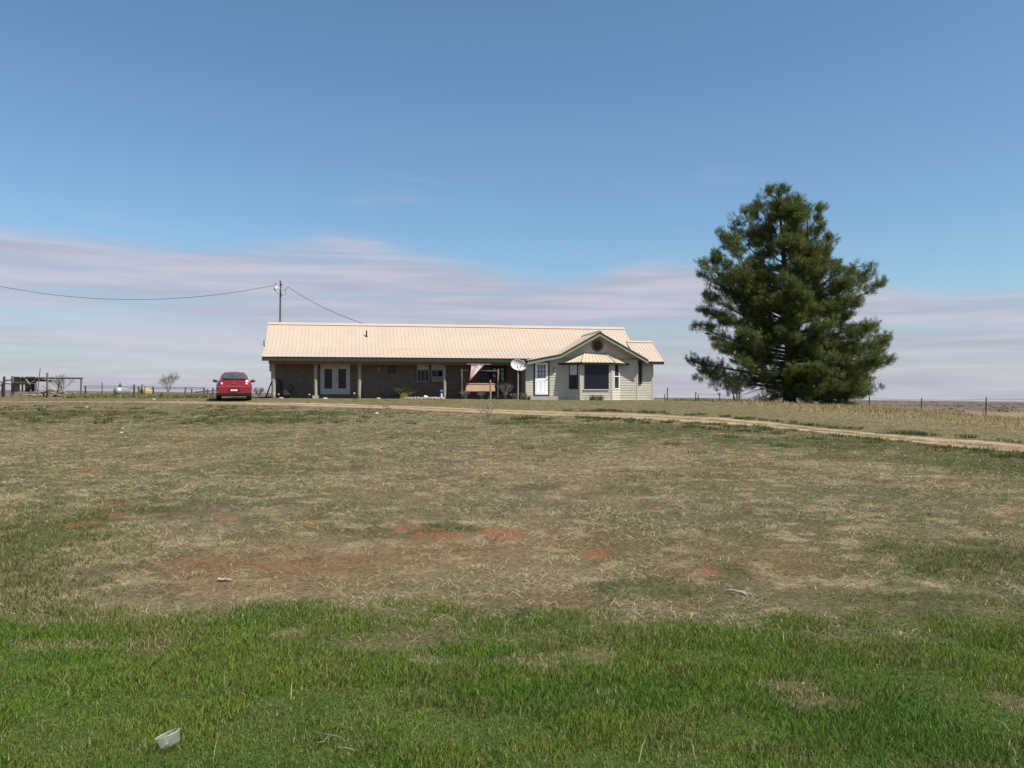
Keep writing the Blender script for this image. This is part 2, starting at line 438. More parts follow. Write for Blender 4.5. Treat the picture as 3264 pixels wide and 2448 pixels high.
def dry_field(n):
    x, y = scatter(n, 5.6, 62, 1.25)
    z = zones(x, y)
    tuft = .5 * fbm(x * 1.7, y * 1.7, 101, 3) + .5 * fbm(x * 4.2, y * 4.2, 103, 3) + .02; tf = fbm(x * .5, y * .5, 111, 3)
    dens = (.52 + .55 * sstep(.42, .62, tuft)) * (1 - .72 * z['red']) * (1 - .2 * z['br']) * (1 - .93 * np.clip(z['track'] * 1.4, 0, 1)) * (1 - z['green'] * .85) * (1 - .1 * z['gr'])
    dens *= 1 - .55 * z['beyond'] * (1 - z['tall'])
    keep = rng.random(n) < dens
    x, y = x[keep], y[keep]; n = len(x); z = {k: v[keep] for k, v in z.items()}; tuft = tuft[keep]; tf = tf[keep]
    c = pick([(.50, .40, .24), (.38, .29, .165), (.235, .175, .095), (.14, .105, .06), (.11, .10, .045)], [2.2, 3, 2.6, 2.0, 1.5], n)
    pale = rng.random(n) < sstep(.48, .62, tuft) * .7
    c[pale] = (.45, .37, .24)
    olive = rng.random(n) < np.clip(.19 + .9 * z['weed'] + .35 * sstep(.5, .65, tf) + .2 * z['beyond'], 0, .9)
    c[olive] = pick([(.105, .118, .040), (.135, .135, .055), (.075, .088, .032)], [2, 2, 1], olive.sum())
    rd = rng.random(n) < z['br'] * .35
    c[rd] = (.20, .115, .06)
    tl = rng.random(n) < z['tall'] * .85
    c[tl] = pick([(.36, .29, .155), (.30, .235, .12), (.42, .345, .195)], [2, 2, 1], tl.sum())
    c = c * rng.uniform(.72, 1.24, (n, 1)) * np.array([.99, 1.03, .97])
    low = (tuft < .47) & (rng.random(n) < .7)                # short broken bits between the tufts
    c[low] = pick([(.16, .12, .068), (.10, .075, .042), (.22, .17, .10), (.085, .075, .04)], [3, 2, 1.2, 1.5], low.sum()) * rng.uniform(.8, 1.25, (low.sum(), 1))
    lb = low & (rng.random(n) < z['br'] * .6); c[lb] = pick([(.21, .105, .05), (.15, .08, .04), (.24, .16, .085)], [2, 2, 1], lb.sum())
    s = np.clip(y / 9, .8, 3.2)
    L_ = rng.uniform(.04, .135, n) * np.where(low, .55, 1) * s ** .5
    up = np.clip((rng.uniform(.05, .38, n) + .3 * z['weed'] * rng.random(n) + .25 * (rng.random(n) < .04)) * np.minimum(1, (10 / y) ** .75), 0, 1.0)
    h = L_ * up; lean = L_ * np.sqrt(np.clip(1 - up ** 2, .05, 1))
    h = h * (1 + z['tall'] * .5); lean = lean * (1 - .5 * z['tall'])
    w = np.maximum(rng.uniform(.0026, .0048, n), y * .00052)
    ang = rng.normal(.25, .9, n) + np.where(rng.random(n) < .5, math.pi, 0)
    return blades(x, y, h, w, lean, ang, c, curl=.55)

def weed_tufts(spots, nb, hh, cols, rad):
    ps = []
    for (x0, y0, k) in spots:
        n = int(nb * k)
        r = rad * k ** .5 * np.sqrt(rng.random(n)); q = rng.uniform(0, 6.28, n)
        x, y = x0 + r * np.cos(q), y0 + r * np.sin(q)
        h = rng.uniform(.4, 1, n) * hh * k ** .4
        c = pick(cols, [1] * len(cols), n) * rng.uniform(.7, 1.25, (n, 1))
        ps.append(blades(x, y, h, np.full(n, max(.006, y0 * .0005)), h * rng.uniform(.2, .9, n), q + rng.normal(0, .5, n), c))
    return ps

LEVEL = 1.0
v, q, t, c = join([lawn(int(900000 * LEVEL)), seedheads(160)])
tag(fast_mesh('grass', v, q, t, GM, c), 'lush green verge grass across the foreground', 'grass', kind='stuff')
print('lawn', len(q))
# pale tussocks (star-shaped clumps of dead grass)
tus = []
_n = 190
_x, _y = scatter(_n, 6.6, 34, 1.1, .66)
_z = zones(_x, _y)
for i in range(_n):
    if rng.random() < .25 + .75 * (1 - _z['br'][i]) * (1 - _z['red'][i]) * (1 - _z['tm'][i]) * (1 - _z['weed'][i] * .7):
        tus.append((_x[i], _y[i], rng.uniform(.3, 1.2)))
pv = weed_tufts(tus, 40, .05, [(.47, .39, .26), (.38, .31, .19), (.30, .24, .14)], .16)
v, q, t, c = join([dry_field(int(1500000 * LEVEL))] + pv)
tag(fast_mesh('dry_grass', v, q, t, SM, c), 'flattened straw-coloured dead grass over the whole yard', 'dry grass', kind='stuff')
print('dry', len(q))
# green weeds: known clumps, and rows along the track
sp = []
for (px, py, k) in [(325, 1350, 1.6), (105, 1345, 1.2), (640, 1345, .8), (595, 1352, .8), (420, 1305, 1.), (1255, 1395, .8), (1310, 1352, .8), (1680, 1432, .8), (1710, 1470, .6),
                    (2490, 1425, 1.3), (2240, 1322, .8), (1655, 1338, 2), (1690, 1335, 2), (1740, 1338, 1.2), (2330, 1395, 1.), (2140, 1420, 1.), (2220, 1445, .8), (940, 1340, 1.), (500, 1318, .8), (700, 1310, 1)]:
    p = at(px, py); sp.append((p[0], p[1], k))
for i in range(560):
    xx = rng.uniform(2, 24); side = rng.choice([-1.25, 1.3, -1.6, 1.5, -2.0, -2.4]) + rng.normal(0, .18)
    yy = np.interp(xx, _tx, _ty) + side * np.interp(xx, _tx, _tw)
    if fbm(xx * .35, side * 2, 7, 2) > .42: sp.append((xx, float(yy), rng.uniform(.3, 1.1)))
for i in range(170):
    px, py = rng.uniform(-100, 1250), rng.uniform(1296, 1352)
    p = at(px, py); sp.append((p[0], p[1], rng.uniform(.2, .8)))
wl = weed_tufts(sp, 60, .13, [(.072, .092, .030), (.10, .112, .042), (.055, .072, .027), (.13, .125, .055)], .22)
sp2 = []
for i in range(900):
    px, py = rng.normal(70, 150), rng.uniform(1600, 1960)
    p = at(px, py); sp2.append((p[0], p[1], rng.uniform(.2, .7)))
for i in range(260):
    px, py = rng.normal(3130, 170), rng.normal(1795, 32)
    p = at(px, py); sp2.append((p[0], p[1], rng.uniform(.2, .6)))
wl += weed_tufts(sp2, 30, .075, [(.13, .155, .04), (.17, .175, .055), (.09, .125, .032), (.27, .23, .115)], .13)
sp3 = []
for i in range(330):
    px, py = rng.uniform(200, 700), rng.uniform(1262, 1272)
    p = P(px, py, rng.uniform(49, 56)); sp3.append((p[0], p[1], rng.uniform(.3, 1)))
wl += weed_tufts(sp3, 60, .26, [(.12, .16, .05), (.20, .21, .08), (.33, .29, .15)], .3)
v, q, t, c = join(wl)
tag(fast_mesh('weeds', v, q, t, GM, c), 'dark green low weeds along the track and in clumps', 'weeds', kind='stuff')
# tall dry grass by the right-hand fence
_n = 90000
x = rng.uniform(9, 48, _n); y = rng.uniform(17, 66, _n)
zz = zones(x, y)
k = rng.random(_n) < zz['tall'] * (1 - zz['tm'])
x, y = x[k], y[k]; n = len(x)
cc = pick([(.34, .275, .145), (.29, .23, .115), (.40, .335, .19), (.21, .17, .09)], [2, 2, 1, 1], n) * rng.uniform(.75, 1.2, (n, 1))
hh = rng.uniform(.06, .19, n) * (.5 + sstep(.35, .6, fbm(x * .4, y * .4, 77, 3)))
v, q, t, c = blades(x, y, hh, np.maximum(.008, y * .0004), hh * rng.uniform(.2, .8, n), rng.normal(3.3, .9, n), cc)
tag(fast_mesh('tall_grass', v, q, t, SM, c), 'tall straw-yellow grass on the slope before the wire fence', 'tall grass', kind='stuff')
# scrub on the far plain
_n = 2600
y = np.exp(rng.uniform(math.log(95), math.log(1400), _n)); x = rng.uniform(-.72, .72, _n) * y
tri = []; tcol = []
for i in range(_n):
    r0 = rng.uniform(.2, .62) * (1 + y[i] / 900); m_ = 22
    p = rng.normal(0, 1, (m_, 3)) * np.array([r0 * .6, r0 * .6, r0 * .3]) + np.array([x[i], y[i], 0])
    p[:, 2] = H(x[i], y[i]) + np.abs(p[:, 2]) * 1.1
    d = rng.normal(0, .22 * r0, (m_, 3, 3)); tri.append(p[:, None, :] + d)
    tcol.append(np.repeat((pick([(.10, .076, .06), (.125, .098, .07), (.08, .074, .05)], [3, 3, 1], 1) * rng.uniform(.7, 1.3))[None], m_ * 3, 0).reshape(-1, 3))
v = np.concatenate(tri).reshape(-1, 3); c = np.concatenate(tcol)
tag(fast_mesh('scrub', v, None, np.arange(len(v)).reshape(-1, 3), SM, c), 'low purple-brown brush scattered over the far plain', 'scrub', kind='stuff')

# ------------------------------------------------------------------ camera, sun, sky
cam = bpy.data.cameras.new('camera'); co = bpy.data.objects.new('camera', cam); COL.objects.link(co)
co.location = (0, 0, EYE); co.rotation_euler = (R(90) + PITCH, 0, 0)
cam.sensor_width = 36; cam.lens = 36 * F / 3264; cam.clip_start = .05; cam.clip_end = 20000
scene.camera = co
SUN_AZ, SUN_EL = 64.5, 51.0       # azimuth from -Y (towards the viewer) round to +X
sl = bpy.data.lights.new('sun', 'SUN'); sl.energy = 5.0; sl.angle = R(.55); sl.color = (1.0, .94, .84)
so = bpy.data.objects.new('sun', sl); COL.objects.link(so)
sd = np.array([math.sin(R(SUN_AZ)) * math.cos(R(SUN_EL)), -math.cos(R(SUN_AZ)) * math.cos(R(SUN_EL)), math.sin(R(SUN_EL))])
from mathutils import Vector
so.rotation_euler = Vector(-sd).to_track_quat('-Z', 'Y').to_euler(); so.location = (40, -20, 60)

w = bpy.data.worlds.new('World'); scene.world = w; w.use_nodes = True
N = w.node_tree.nodes; L = w.node_tree.links
bg = N['Background']
sky = N.new('ShaderNodeTexSky'); sky.sky_type = 'NISHITA'; sky.sun_disc = False
sky.sun_elevation = R(SUN_EL); sky.sun_rotation = R(180 - SUN_AZ); sky.air_density = 1.0; sky.dust_density = .6; sky.ozone_density = 1.6
tcw = N.new('ShaderNodeTexCoord')
sx = N.new('ShaderNodeSeparateXYZ'); L.new(tcw.outputs['Generated'], sx.inputs[0])
def mth(op, a, b=None, clamp=False):
    m = N.new('ShaderNodeMath'); m.operation = op; m.use_clamp = clamp
    for i, q in enumerate((a, b)):
        if q is None: continue
        if isinstance(q, (int, float)): m.inputs[i].default_value = q
        else: L.new(q, m.inputs[i])
    return m.outputs[0]
def smooth(v, a0, a1, b0=0., b1=1.):
    m = N.new('ShaderNodeMapRange'); m.interpolation_type = 'SMOOTHSTEP'; L.new(v, m.inputs[0])
    m.inputs[1].default_value, m.inputs[2].default_value, m.inputs[3].default_value, m.inputs[4].default_value = a0, a1, b0, b1
    return m.outputs[0]
X, Y, Z = sx.outputs
hyp = mth('SQRT', mth('ADD', mth('MULTIPLY', X, X), mth('MULTIPLY', Y, Y)))
el = mth('DIVIDE', Z, mth('MAXIMUM', hyp, .001))          # tangent of elevation
az = mth('ARCTAN2', X, Y)                                  # radians, 0 straight ahead
def wnoise(sa, se, off, detail=6, rough=.55, lac=2.0, dist=0.):
    cb = N.new('ShaderNodeCombineXYZ'); L.new(mth('MULTIPLY', az, sa), cb.inputs[0]); L.new(mth('MULTIPLY', el, se), cb.inputs[1]); cb.inputs[2].default_value = off
    n = N.new('ShaderNodeTexNoise'); n.inputs['Scale'].default_value = 1; n.inputs['Detail'].default_value = detail; n.inputs['Roughness'].default_value = rough
    n.inputs['Distortion'].default_value = dist
    L.new(cb.outputs[0], n.inputs['Vector']); return n.outputs['Fac']
# top edge of the cloud bank against azimuth
fc = N.new('ShaderNodeFloatCurve'); cv = fc.mapping.curves[0]
pts = [(-.8, .17), (-.53, .172), (-.38, .170), (-.26, .176), (-.19, .184), (-.12, .172), (-.06, .156), (0, .145), (.08, .140), (.15, .153), (.22, .150), (.30, .125), (.36, .132), (.45, .118), (.55, .112), (.8, .11)]
def cx_(a): return (a + .8) / 1.6
cv.points[0].location = (0, pts[0][1]); cv.points[1].location = (1, pts[-1][1])
for a_, e_ in pts[1:-1]: cv.points.new(cx_(a_), e_)
fc.mapping.update()
L.new(mth('DIVIDE', mth('ADD', az, .8), 1.6), fc.inputs['Value'])
top = fc.outputs['Value']
wob = mth('MULTIPLY', mth('SUBTRACT', wnoise(9, 30, 3.3), .5), .028)
dep = mth('SUBTRACT', mth('ADD', top, wob), el)             # > 0 inside the bank
inside = smooth(dep, -.004, .022)
streak = wnoise(4.2, 62, 8.1, 7, .55, dist=.35)
streak2 = wnoise(1.7, 24, 1.7, 5, .5, dist=.2)
fill = mth('ADD', mth('MULTIPLY', streak, .6), mth('MULTIPLY', streak2, .6))
body = smooth(fill, .42, .66, .38, 1.0)
low = smooth(el, .02, .075, .85, 1.0)
mask = mth('MULTIPLY', mth('MULTIPLY', inside, body), low)
# thin veils higher up
veil = mth('MULTIPLY', smooth(wnoise(5, 26, 5.5, 6, .6), .55, .78), mth('MULTIPLY', smooth(el, .15, .2), smooth(el, .2, .32, 1, 0)))
mask = mth('MAXIMUM', mask, mth('MULTIPLY', veil, .33))
hi = mth('MULTIPLY', smooth(wnoise(6, 14, 11.5, 6, .6), .58, .8), mth('MULTIPLY', smooth(el, .38, .42), smooth(el, .42, .5, 1, 0)))
mask = mth('MAXIMUM', mask, mth('MULTIPLY', hi, .3))
mask = mth('MAXIMUM', mth('MULTIPLY', mask, .88), smooth(el, .0, .11, .88, 0))
skm = N.new('ShaderNodeVectorMath'); skm.operation = 'MULTIPLY'; L.new(sky.outputs[0], skm.inputs[0]); skm.inputs[1].default_value = (.87, 1.06, 1.15)
SKYTINT = skm
cr = N.new('ShaderNodeMix'); cr.data_type = 'RGBA'; L.new(smooth(streak, .35, .65), cr.inputs[0])
cr.inputs[6].default_value = (3.95, 4.0, 4.85, 1); cr.inputs[7].default_value = (5.15, 5.05, 5.95, 1)
mx = N.new('ShaderNodeMix'); mx.data_type = 'RGBA'; L.new(mask, mx.inputs[0]); L.new(skm.outputs[0], mx.inputs[6]); L.new(cr.outputs[2], mx.inputs[7])
L.new(mx.outputs[2], bg.inputs['Color']); bg.inputs['Strength'].default_value = .08
scene.view_settings.view_transform = 'Standard'; scene.view_settings.look = 'None'
scene.view_settings.exposure = 0.5; scene.view_settings.gamma = 1
scene.cycles.max_bounces = 6; scene.cycles.transparent_max_bounces = 8; scene.cycles.use_denoising = True
# ------------------------------------------------------------------ the house (local axes: u right along the front, w away, z up)
TH = R(10.5); OX, OY = 1.26, 52.0
ct, st = math.cos(TH), math.sin(TH)

def hu(px, w):
    """u on the vertical plane at depth w seen in pixel column px"""
    k = (px - CX) / F
    return (k * (OY + w * ct) - (OX - w * st)) / (ct - k * st)

def hz(px, py, w):
    u = hu(px, w)
    d = OY + u * st + w * ct
    return P(px, py, d)[2]

def hw(u, w):
    return (OX + u * ct - w * st, OY + u * st + w * ct)

def HG(u, w):
    x, y = hw(u, w); return float(H(x, y))

house = thing('ranch_house', (OX, OY, 0), 'long low ranch house with cream ribbed metal roof, shaded porch and beige gabled wing', 'house', TH)

ZE, ZB, ZR = 3.82, 4.47, 6.02           # eave, pitch break, ridge
WB, WR = 1.9, 4.2
UL = hu(833, 0); UR = hu(1990, WR)

def ribs(u0, u1, prof, pitch=.2286, rib=.055, hgt=.016, thick=.012):
    """ribbed metal sheet: profile prof [(w, z)] swept along u, with raised ribs as real geometry"""
    us = []
    u = u0
    while u < u1 - 1e-6:
        us += [(u, 0), (min(u + pitch - rib, u1), 0), (min(u + pitch - rib * .75, u1), hgt), (min(u + pitch - rib * .25, u1), hgt)]
        u += pitch
    us.append((u1, 0))
    vs = []; fs = []
    n = len(us)
    for (w_, z_) in prof:
        for (a_, h_) in us: vs.append((a_, w_, z_ + h_))
    k = len(vs)
    for (w_, z_) in prof:
        for (a_, h_) in us: vs.append((a_, w_, z_ - thick + h_))
    for i in range(len(prof) - 1):
        for j in range(n - 1):
            fs.append((i * n + j, i * n + j + 1, (i + 1) * n + j + 1, (i + 1) * n + j))
            fs.append((k + i * n + j, k + (i + 1) * n + j, k + (i + 1) * n + j + 1, k + i * n + j + 1))
    for j in range(n - 1):
        fs.append((j, k + j, k + j + 1, j + 1))
        e = (len(prof) - 1) * n
        fs.append((e + j, e + j + 1, k + e + j + 1, k + e + j))
    for i in range(len(prof) - 1):
        fs.append((i * n, (i + 1) * n, k + (i + 1) * n, k + i * n))
        fs.append((i * n + n - 1, k + i * n + n - 1, k + (i + 1) * n + n - 1, (i + 1) * n + n - 1))
    return vs, fs

rb = MB()
rb.add(*ribs(UL, UR, [(0, ZE), (WB, ZB), (WR, ZR)]))
rb.add(*ribs(UL, UR, [(WR + .002, ZR), (2 * WR - WB, ZB), (2 * WR, ZE)]))
roof = rb.build('roof', M['roof'], house)
c_ = MB()   # ridge cap
c_.slab([(UL - .02, WR - .2, ZR - .2 * .674 + .05), (UL - .02, WR, ZR + .075), (UL - .02, WR + .2, ZR - .2 * .674 + .05), (UL - .02, WR, ZR + .02)], (1, 0, 0), UR - UL + .04)
c_.build('ridge_cap', M['roof'], roof)
# fascia along the eave and the barge boards of the two ends
f_ = MB(); f_.box(UL + .02, hu(1690, .03), .03, .07, ZE - .25, ZE - .018); f_.build('fascia', M['fascia'], house)
for uu, s in ((UL + .03, 1), (UR - .03, -1)):
    b_ = MB()
    b_.slab([(uu, .072, ZE - .20), (uu, WB, ZB - .22), (uu, WR, ZR - .24), (uu, 2 * WR - WB, ZB - .22), (uu, 2 * WR - .08, ZE - .2),
             (uu, 2 * WR - .08, ZE - .03), (uu, 2 * WR - WB, ZB - .03), (uu, WR, ZR - .03), (uu, WB, ZB - .03), (uu, .072, ZE + .0)], (s, 0, 0), .035)
    b_.build('barge_board', M['roof'] if s > 0 else M['fascia'], house)
# porch ceiling and beam
s_ = MB(); s_.slab([(UL + .08, .075, ZE - .12), (hu(1677, .1), .075, ZE - .12), (hu(1677, .1), 1.9, ZE + .02), (UL + .08, 1.9, ZE + .02)], (0, 0, 1), .03)
s_.build('porch_ceiling', M['soffit'], house)
bm_ = MB(); bm_.box(UL + .35, hu(1677, .1) - .02, .47, .62, ZE - .40, ZE - .13); bm_.build('porch_beam', M['soffit'], house)

# main walls: vertical panel siding with grooves as geometry
W0 = 1.75; UWL = hu(866, W0); UWR = hu(1677, .1)
Z0 = .9
mw = MB()
mw.box(UWL, UR - .4, W0, 2 * WR - 1.2, Z0, ZE + .04)
for gw in (UWL, UR - .4 - .12):
    mw.slab([(gw, W0 + .01, ZE + .04), (gw, WR, ZR - .1), (gw, 2 * WR - 1.21, ZE + .3)], (1, 0, 0), .12)
u = UWL + .02
while u < UWR - .1:
    mw.box(u, u + .085, W0 - .012, W0 + .002, Z0, ZE)
    u += .1525
wall = mw.build('wall', M['mainwall'], house)
sl_ = MB(); sl_.box(UWL - .1, UWR - .02, .35, W0 - .014, .9, HG(-8, .6) - .02); sl_.build('porch_slab', M['slab'], house)

# --- lap siding -------------------------------------------------
def lap(mb, org, du, nr, z0, z1, fl, fr, course=.15, proud=.026):
    """overlapping boards on the vertical plane org + s*du, outward normal nr; fl(z), fr(z) give the side limits"""
    org, du, nr = np.array(org, float), np.array(du, float), np.array(nr, float)
    z = z0
    while z < z1 - .02:
        zt = min(z + course, z1)
        a0, b0, a1, b1 = fl(z), fr(z), fl(zt), fr(zt)
        if b0 - a0 > .03:
            if b1 < a1: a1 = b1 = (a1 + b1) / 2
            q = lambda s, zz, o: tuple(org + du * s + nr * o + np.array([0, 0, zz]))
            mb.add([q(a0, z, 0), q(b0, z, 0), q(b0, z, proud), q(a0, z, proud), q(b1, zt, .003), q(a1, zt, .003)],
                   [(0, 1, 2, 3), (3, 2, 4, 5), (0, 3, 5), (1, 4, 2), (0, 5, 4, 1)])
        z = zt

# --- gabled wing -------------------------------------------------
WG = .12
GL, GRt = hu(1677, WG), hu(2031, WG)
WK = -.42                                   # plane of the gable overhang
ua, za = hu(1912, WK), hz(1912, 1058, WK)
ubk, zbk = hu(1787, WK), hz(1787, 1129, WK)
ul, zl = hu(1681, WK), hz(1681, 1149, WK)
ur, zr = hu(2067, WK), hz(2067, 1147, WK)
s1 = (za - zbk) / (ua - ubk); s2 = (zbk - zl) / (ubk - ul); s3 = (za - zr) / (ur - ua)

def gtop(u):
    u = np.asarray(u, float)
    return np.where(u < ubk, zbk - (ubk - u) * s2, np.where(u < ua, za - (ua - u) * s1, za - (u - ua) * s3))
gw_ = MB()
def uleft(z):
    if z <= float(gtop(GL)) - .05: return GL
    if z < zbk - .05: return ubk - (zbk - .05 - z) / s2
    return ua - (za - .05 - z) / s1
def uright(z):
    return GRt if z <= float(gtop(GRt)) - .05 else ua + (za - .05 - z) / s3
lap(gw_, (0, WG, 0), (1, 0, 0), (0, -1, 0), Z0, za - .1, uleft, uright)
gw_.slab([(GL + .004, WG + .005, Z0), (GRt - .004, WG + .005, Z0), (GRt - .004, WG + .005, float(gtop(GRt)) - .08), (ua, WG + .005, za - .08), (ubk, WG + .005, zbk - .08), (GL + .004, WG + .005, float(gtop(GL)) - .08)], (0, 1, 0), .1)
gw_.box(GL + .004, GL + .1, WG + .106, W0 + .1, Z0, ZE - .05)
gw_.box(GRt - .1, GRt - .004, WG + .106, 6.5, Z0, float(gtop(GRt)) - .1)
gable = gw_.build('gable_wall', M['siding'], house)
# corner boards
for (uc, zt) in ((GL - .03, float(gtop(GL)) - .1), (GRt - .05, float(gtop(GRt)) - .1)):
    k_ = MB(); k_.box(uc, uc + .085, WG - .032, WG + .06, Z0, zt); k_.build('corner_board', M['siding'], gable)

# gable roof slabs (ribs run down the slopes)
def groof(us, zs, w0, w1, side):
    mb = MB(); t = .03
    n = int((w1 - w0) / .2286); wi = [w0 + k * .2286 for k in range(n + 1)] + [w1]
    vs = []; fs = []
    prof = []
    for w_ in wi[:-1]:
        prof += [(w_, 0), (w_ + .18, 0), (w_ + .19, .02), (w_ + .215, .02)]
    prof.append((w1, 0))
    m_ = len(prof)
    for a_, z_ in zip(us, zs):
        for (w_, h_) in prof: vs.append((a_, w_, z_ + h_))
    k = len(vs)
    for a_, z_ in zip(us, zs):
        for (w_, h_) in prof: vs.append((a_, w_, z_ - t + h_))
    for i in range(len(us) - 1):
        for j in range(m_ - 1):
            fs.append((i * m_ + j, i * m_ + j + 1, (i + 1) * m_ + j + 1, (i + 1) * m_ + j))
            fs.append((k + i * m_ + j, k + i * m_ + j + 1, k + (i + 1) * m_ + j + 1, k + (i + 1) * m_ + j))
        fs.append((i * m_, (i + 1) * m_, k + (i + 1) * m_, k + i * m_))
        fs.append((i * m_ + m_ - 1, (i + 1) * m_ + m_ - 1, k + (i + 1) * m_ + m_ - 1, k + i * m_ + m_ - 1))
    for e in (0, len(us) - 1):
        for j in range(m_ - 1): fs.append((e * m_ + j, e * m_ + j + 1, k + e * m_ + j + 1, k + e * m_ + j))
    mb.add(vs, fs); return mb
zup = .03
g1 = groof([ul, ubk, ua], [zl + zup, zbk + zup, za + zup], WK, 3.75, 0)
g2 = groof([ua + .001, ur], [za + zup, zr + zup], WK, 4.0, 1); g1.add(g2.v, g2.f)
groof_o = g1.build('gable_roof', M['roof'], house)
r_ = MB(); r_.slab([(ua - .16, WK - .02, za + zup - .16 * s1 + .035), (ua, WK - .02, za + zup + .07), (ua + .16, WK - .02, za + zup - .16 * s3 + .035), (ua, WK - .02, za + zup + .025)], (0, 1, 0), 3.85)
r_.build('ridge_cap', M['roof'], groof_o)
# rake: black drip edge over a sage green board
dk, gn = MB(), MB()
path = [(ul, zl), (ubk, zbk), (ua, za), (ur, zr)]
for (a_, b_) in zip(path[:-1], path[1:]):
    dk.hexa([(a_[0], WK - .03, a_[1] - .10), (b_[0], WK - .03, b_[1] - .10), (b_[0], WK - .002, b_[1] - .10), (a_[0], WK - .002, a_[1] - .10),
             (a_[0], WK - .03, a_[1] + .0), (b_[0], WK - .03, b_[1] + .0), (b_[0], WK - .002, b_[1] + .0), (a_[0], WK - .002, a_[1] + .0)])
    gn.hexa([(a_[0], WK - .02, a_[1] - .24), (b_[0], WK - .02, b_[1] - .24), (b_[0], WK + .02, b_[1] - .24), (a_[0], WK + .02, a_[1] - .24),
             (a_[0], WK - .02, a_[1] - .102), (b_[0], WK - .02, b_[1] - .102), (b_[0], WK + .02, b_[1] - .102), (a_[0], WK + .02, a_[1] - .102)])
dk.build('drip_edge', M['blacktrim'], house); gn.build('rake_board', M['rake'], house)
sf = MB()
for (a_, b_) in zip(path[:-1], path[1:]):
    sf.hexa([(a_[0], WK + .022, a_[1] - .05), (b_[0], WK + .022, b_[1] - .05), (b_[0], WG - .03, b_[1] - .05), (a_[0], WG - .03, a_[1] - .05),
             (a_[0], WK + .022, a_[1] - .035), (b_[0], WK + .022, b_[1] - .035), (b_[0], WG - .03, b_[1] - .035), (a_[0], WG - .03, a_[1] - .035)])
sf.build('gable_soffit', M['soffit'], house)
# round louvred vent
uv, zv = hu(1904, WG), hz(1904, 1102, WG)
vt = MB()
n = 28; ro, ri = .36, .27
for k in range(n):
    q0, q1 = 2 * math.pi * k / n, 2 * math.pi * (k + 1) / n
    c0, s0, c1, s1_ = math.cos(q0), math.sin(q0), math.cos(q1), math.sin(q1)
    vt.hexa([(uv + ri * c0, WG - .06, zv + ri * s0), (uv + ro * c0, WG - .06, zv + ro * s0), (uv + ro * c1, WG - .06, zv + ro * s1_), (uv + ri * c1, WG - .06, zv + ri * s1_),
             (uv + ri * c0, WG - .003, zv + ri * s0), (uv + ro * c0, WG - .003, zv + ro * s0), (uv + ro * c1, WG - .003, zv + ro * s1_), (uv + ri * c1, WG - .003, zv + ri * s1_)])
vent = vt.build('gable_vent', mat('brown_vent_ring', (.16, .11, .085), .7), house)
lv = MB(); lv.lathe((uv, WG - .03, zv), [(ri + .01, 0), (ri + .01, .02)], 24, 'y')
for k in range(7):
    zz = zv - .21 + k * .07; hw_ = math.sqrt(max(.001, ri ** 2 - (zz - zv) ** 2)) - .005
    lv.hexa([(uv - hw_, WG - .058, zz - .022), (uv + hw_, WG - .058, zz - .022), (uv + hw_, WG - .034, zz + .03), (uv - hw_, WG - .034, zz + .03),
             (uv - hw_, WG - .058, zz - .014), (uv + hw_, WG - .058, zz - .014), (uv + hw_, WG - .034, zz + .038), (uv - hw_, WG - .034, zz + .038)])
lv.build('louvre', mat('dark_red_louvre', (.085, .045, .04), .7), vent)

# --- right-hand small wing -------------------------------------------------
W2E = .42; u2r = hu(2118, W2E); W2R = 2.7
u2l = hu(1975, 2.4)
z2e, z2r = hz(2110, 1152, W2E), hz(2080, 1090, W2R)
mb = MB(); mb.add(*ribs(GRt + .15, u2r, [(W2E, z2e), (W2R, z2r)])); mb.add(*ribs(GRt + .15, u2r, [(W2R + .002, z2r), (2 * W2R - W2E, z2e)]))
r2 = mb.build('side_wing_roof', M['roof'], house)
c_ = MB(); sl2 = (z2r - z2e) / (W2R - W2E)
c_.slab([(GRt + .2, W2R - .17, z2r - .17 * sl2 + .05), (GRt + .2, W2R, z2r + .07), (GRt + .2, W2R + .17, z2r - .17 * sl2 + .05), (GRt + .2, W2R, z2r + .02)], (1, 0, 0), u2r - GRt - .18)
c_.build('ridge_cap', M['roof'], r2)
f_ = MB(); f_.box(GRt + .16, u2r - .01, W2E + .03, W2E + .07, z2e - .19, z2e - .018)
f_.slab([(u2r - .04, W2E + .072, z2e - .16), (u2r - .04, W2R, z2r - .2), (u2r - .04, 2 * W2R - W2E - .07, z2e - .16), (u2r - .04, 2 * W2R - W2E - .07, z2e - .01), (u2r - .04, W2R, z2r - .02), (u2r - .04, W2E + .072, z2e + .0)], (1, 0, 0), .03)
f_.build('side_wing_fascia', M['blacktrim'], house)
WW = .98; u2w = hu(2081, WW)
sw = MB()
lap(sw, (0, WW, 0), (1, 0, 0), (0, -1, 0), Z0 - .3, z2e + .1, lambda z: GRt - .05, lambda z: u2w)
sw.box(GRt - .05, u2w - .004, WW + .005, 2 * W2R - WW, Z0 - .3, z2e + .1)
sw.slab([(u2w - .1, WW + .01, z2e + .1), (u2w - .1, W2R, z2r - .1), (u2w - .1, 2 * W2R - WW - .01, z2e + .1)], (1, 0, 0), .094)
side = sw.build('side_wing_wall', M['siding'], house)
k_ = MB(); k_.box(u2w - .06, u2w + .03, WW - .032, WW + .06, Z0 - .3, z2e + .02); k_.build('corner_board', M['siding'], side)

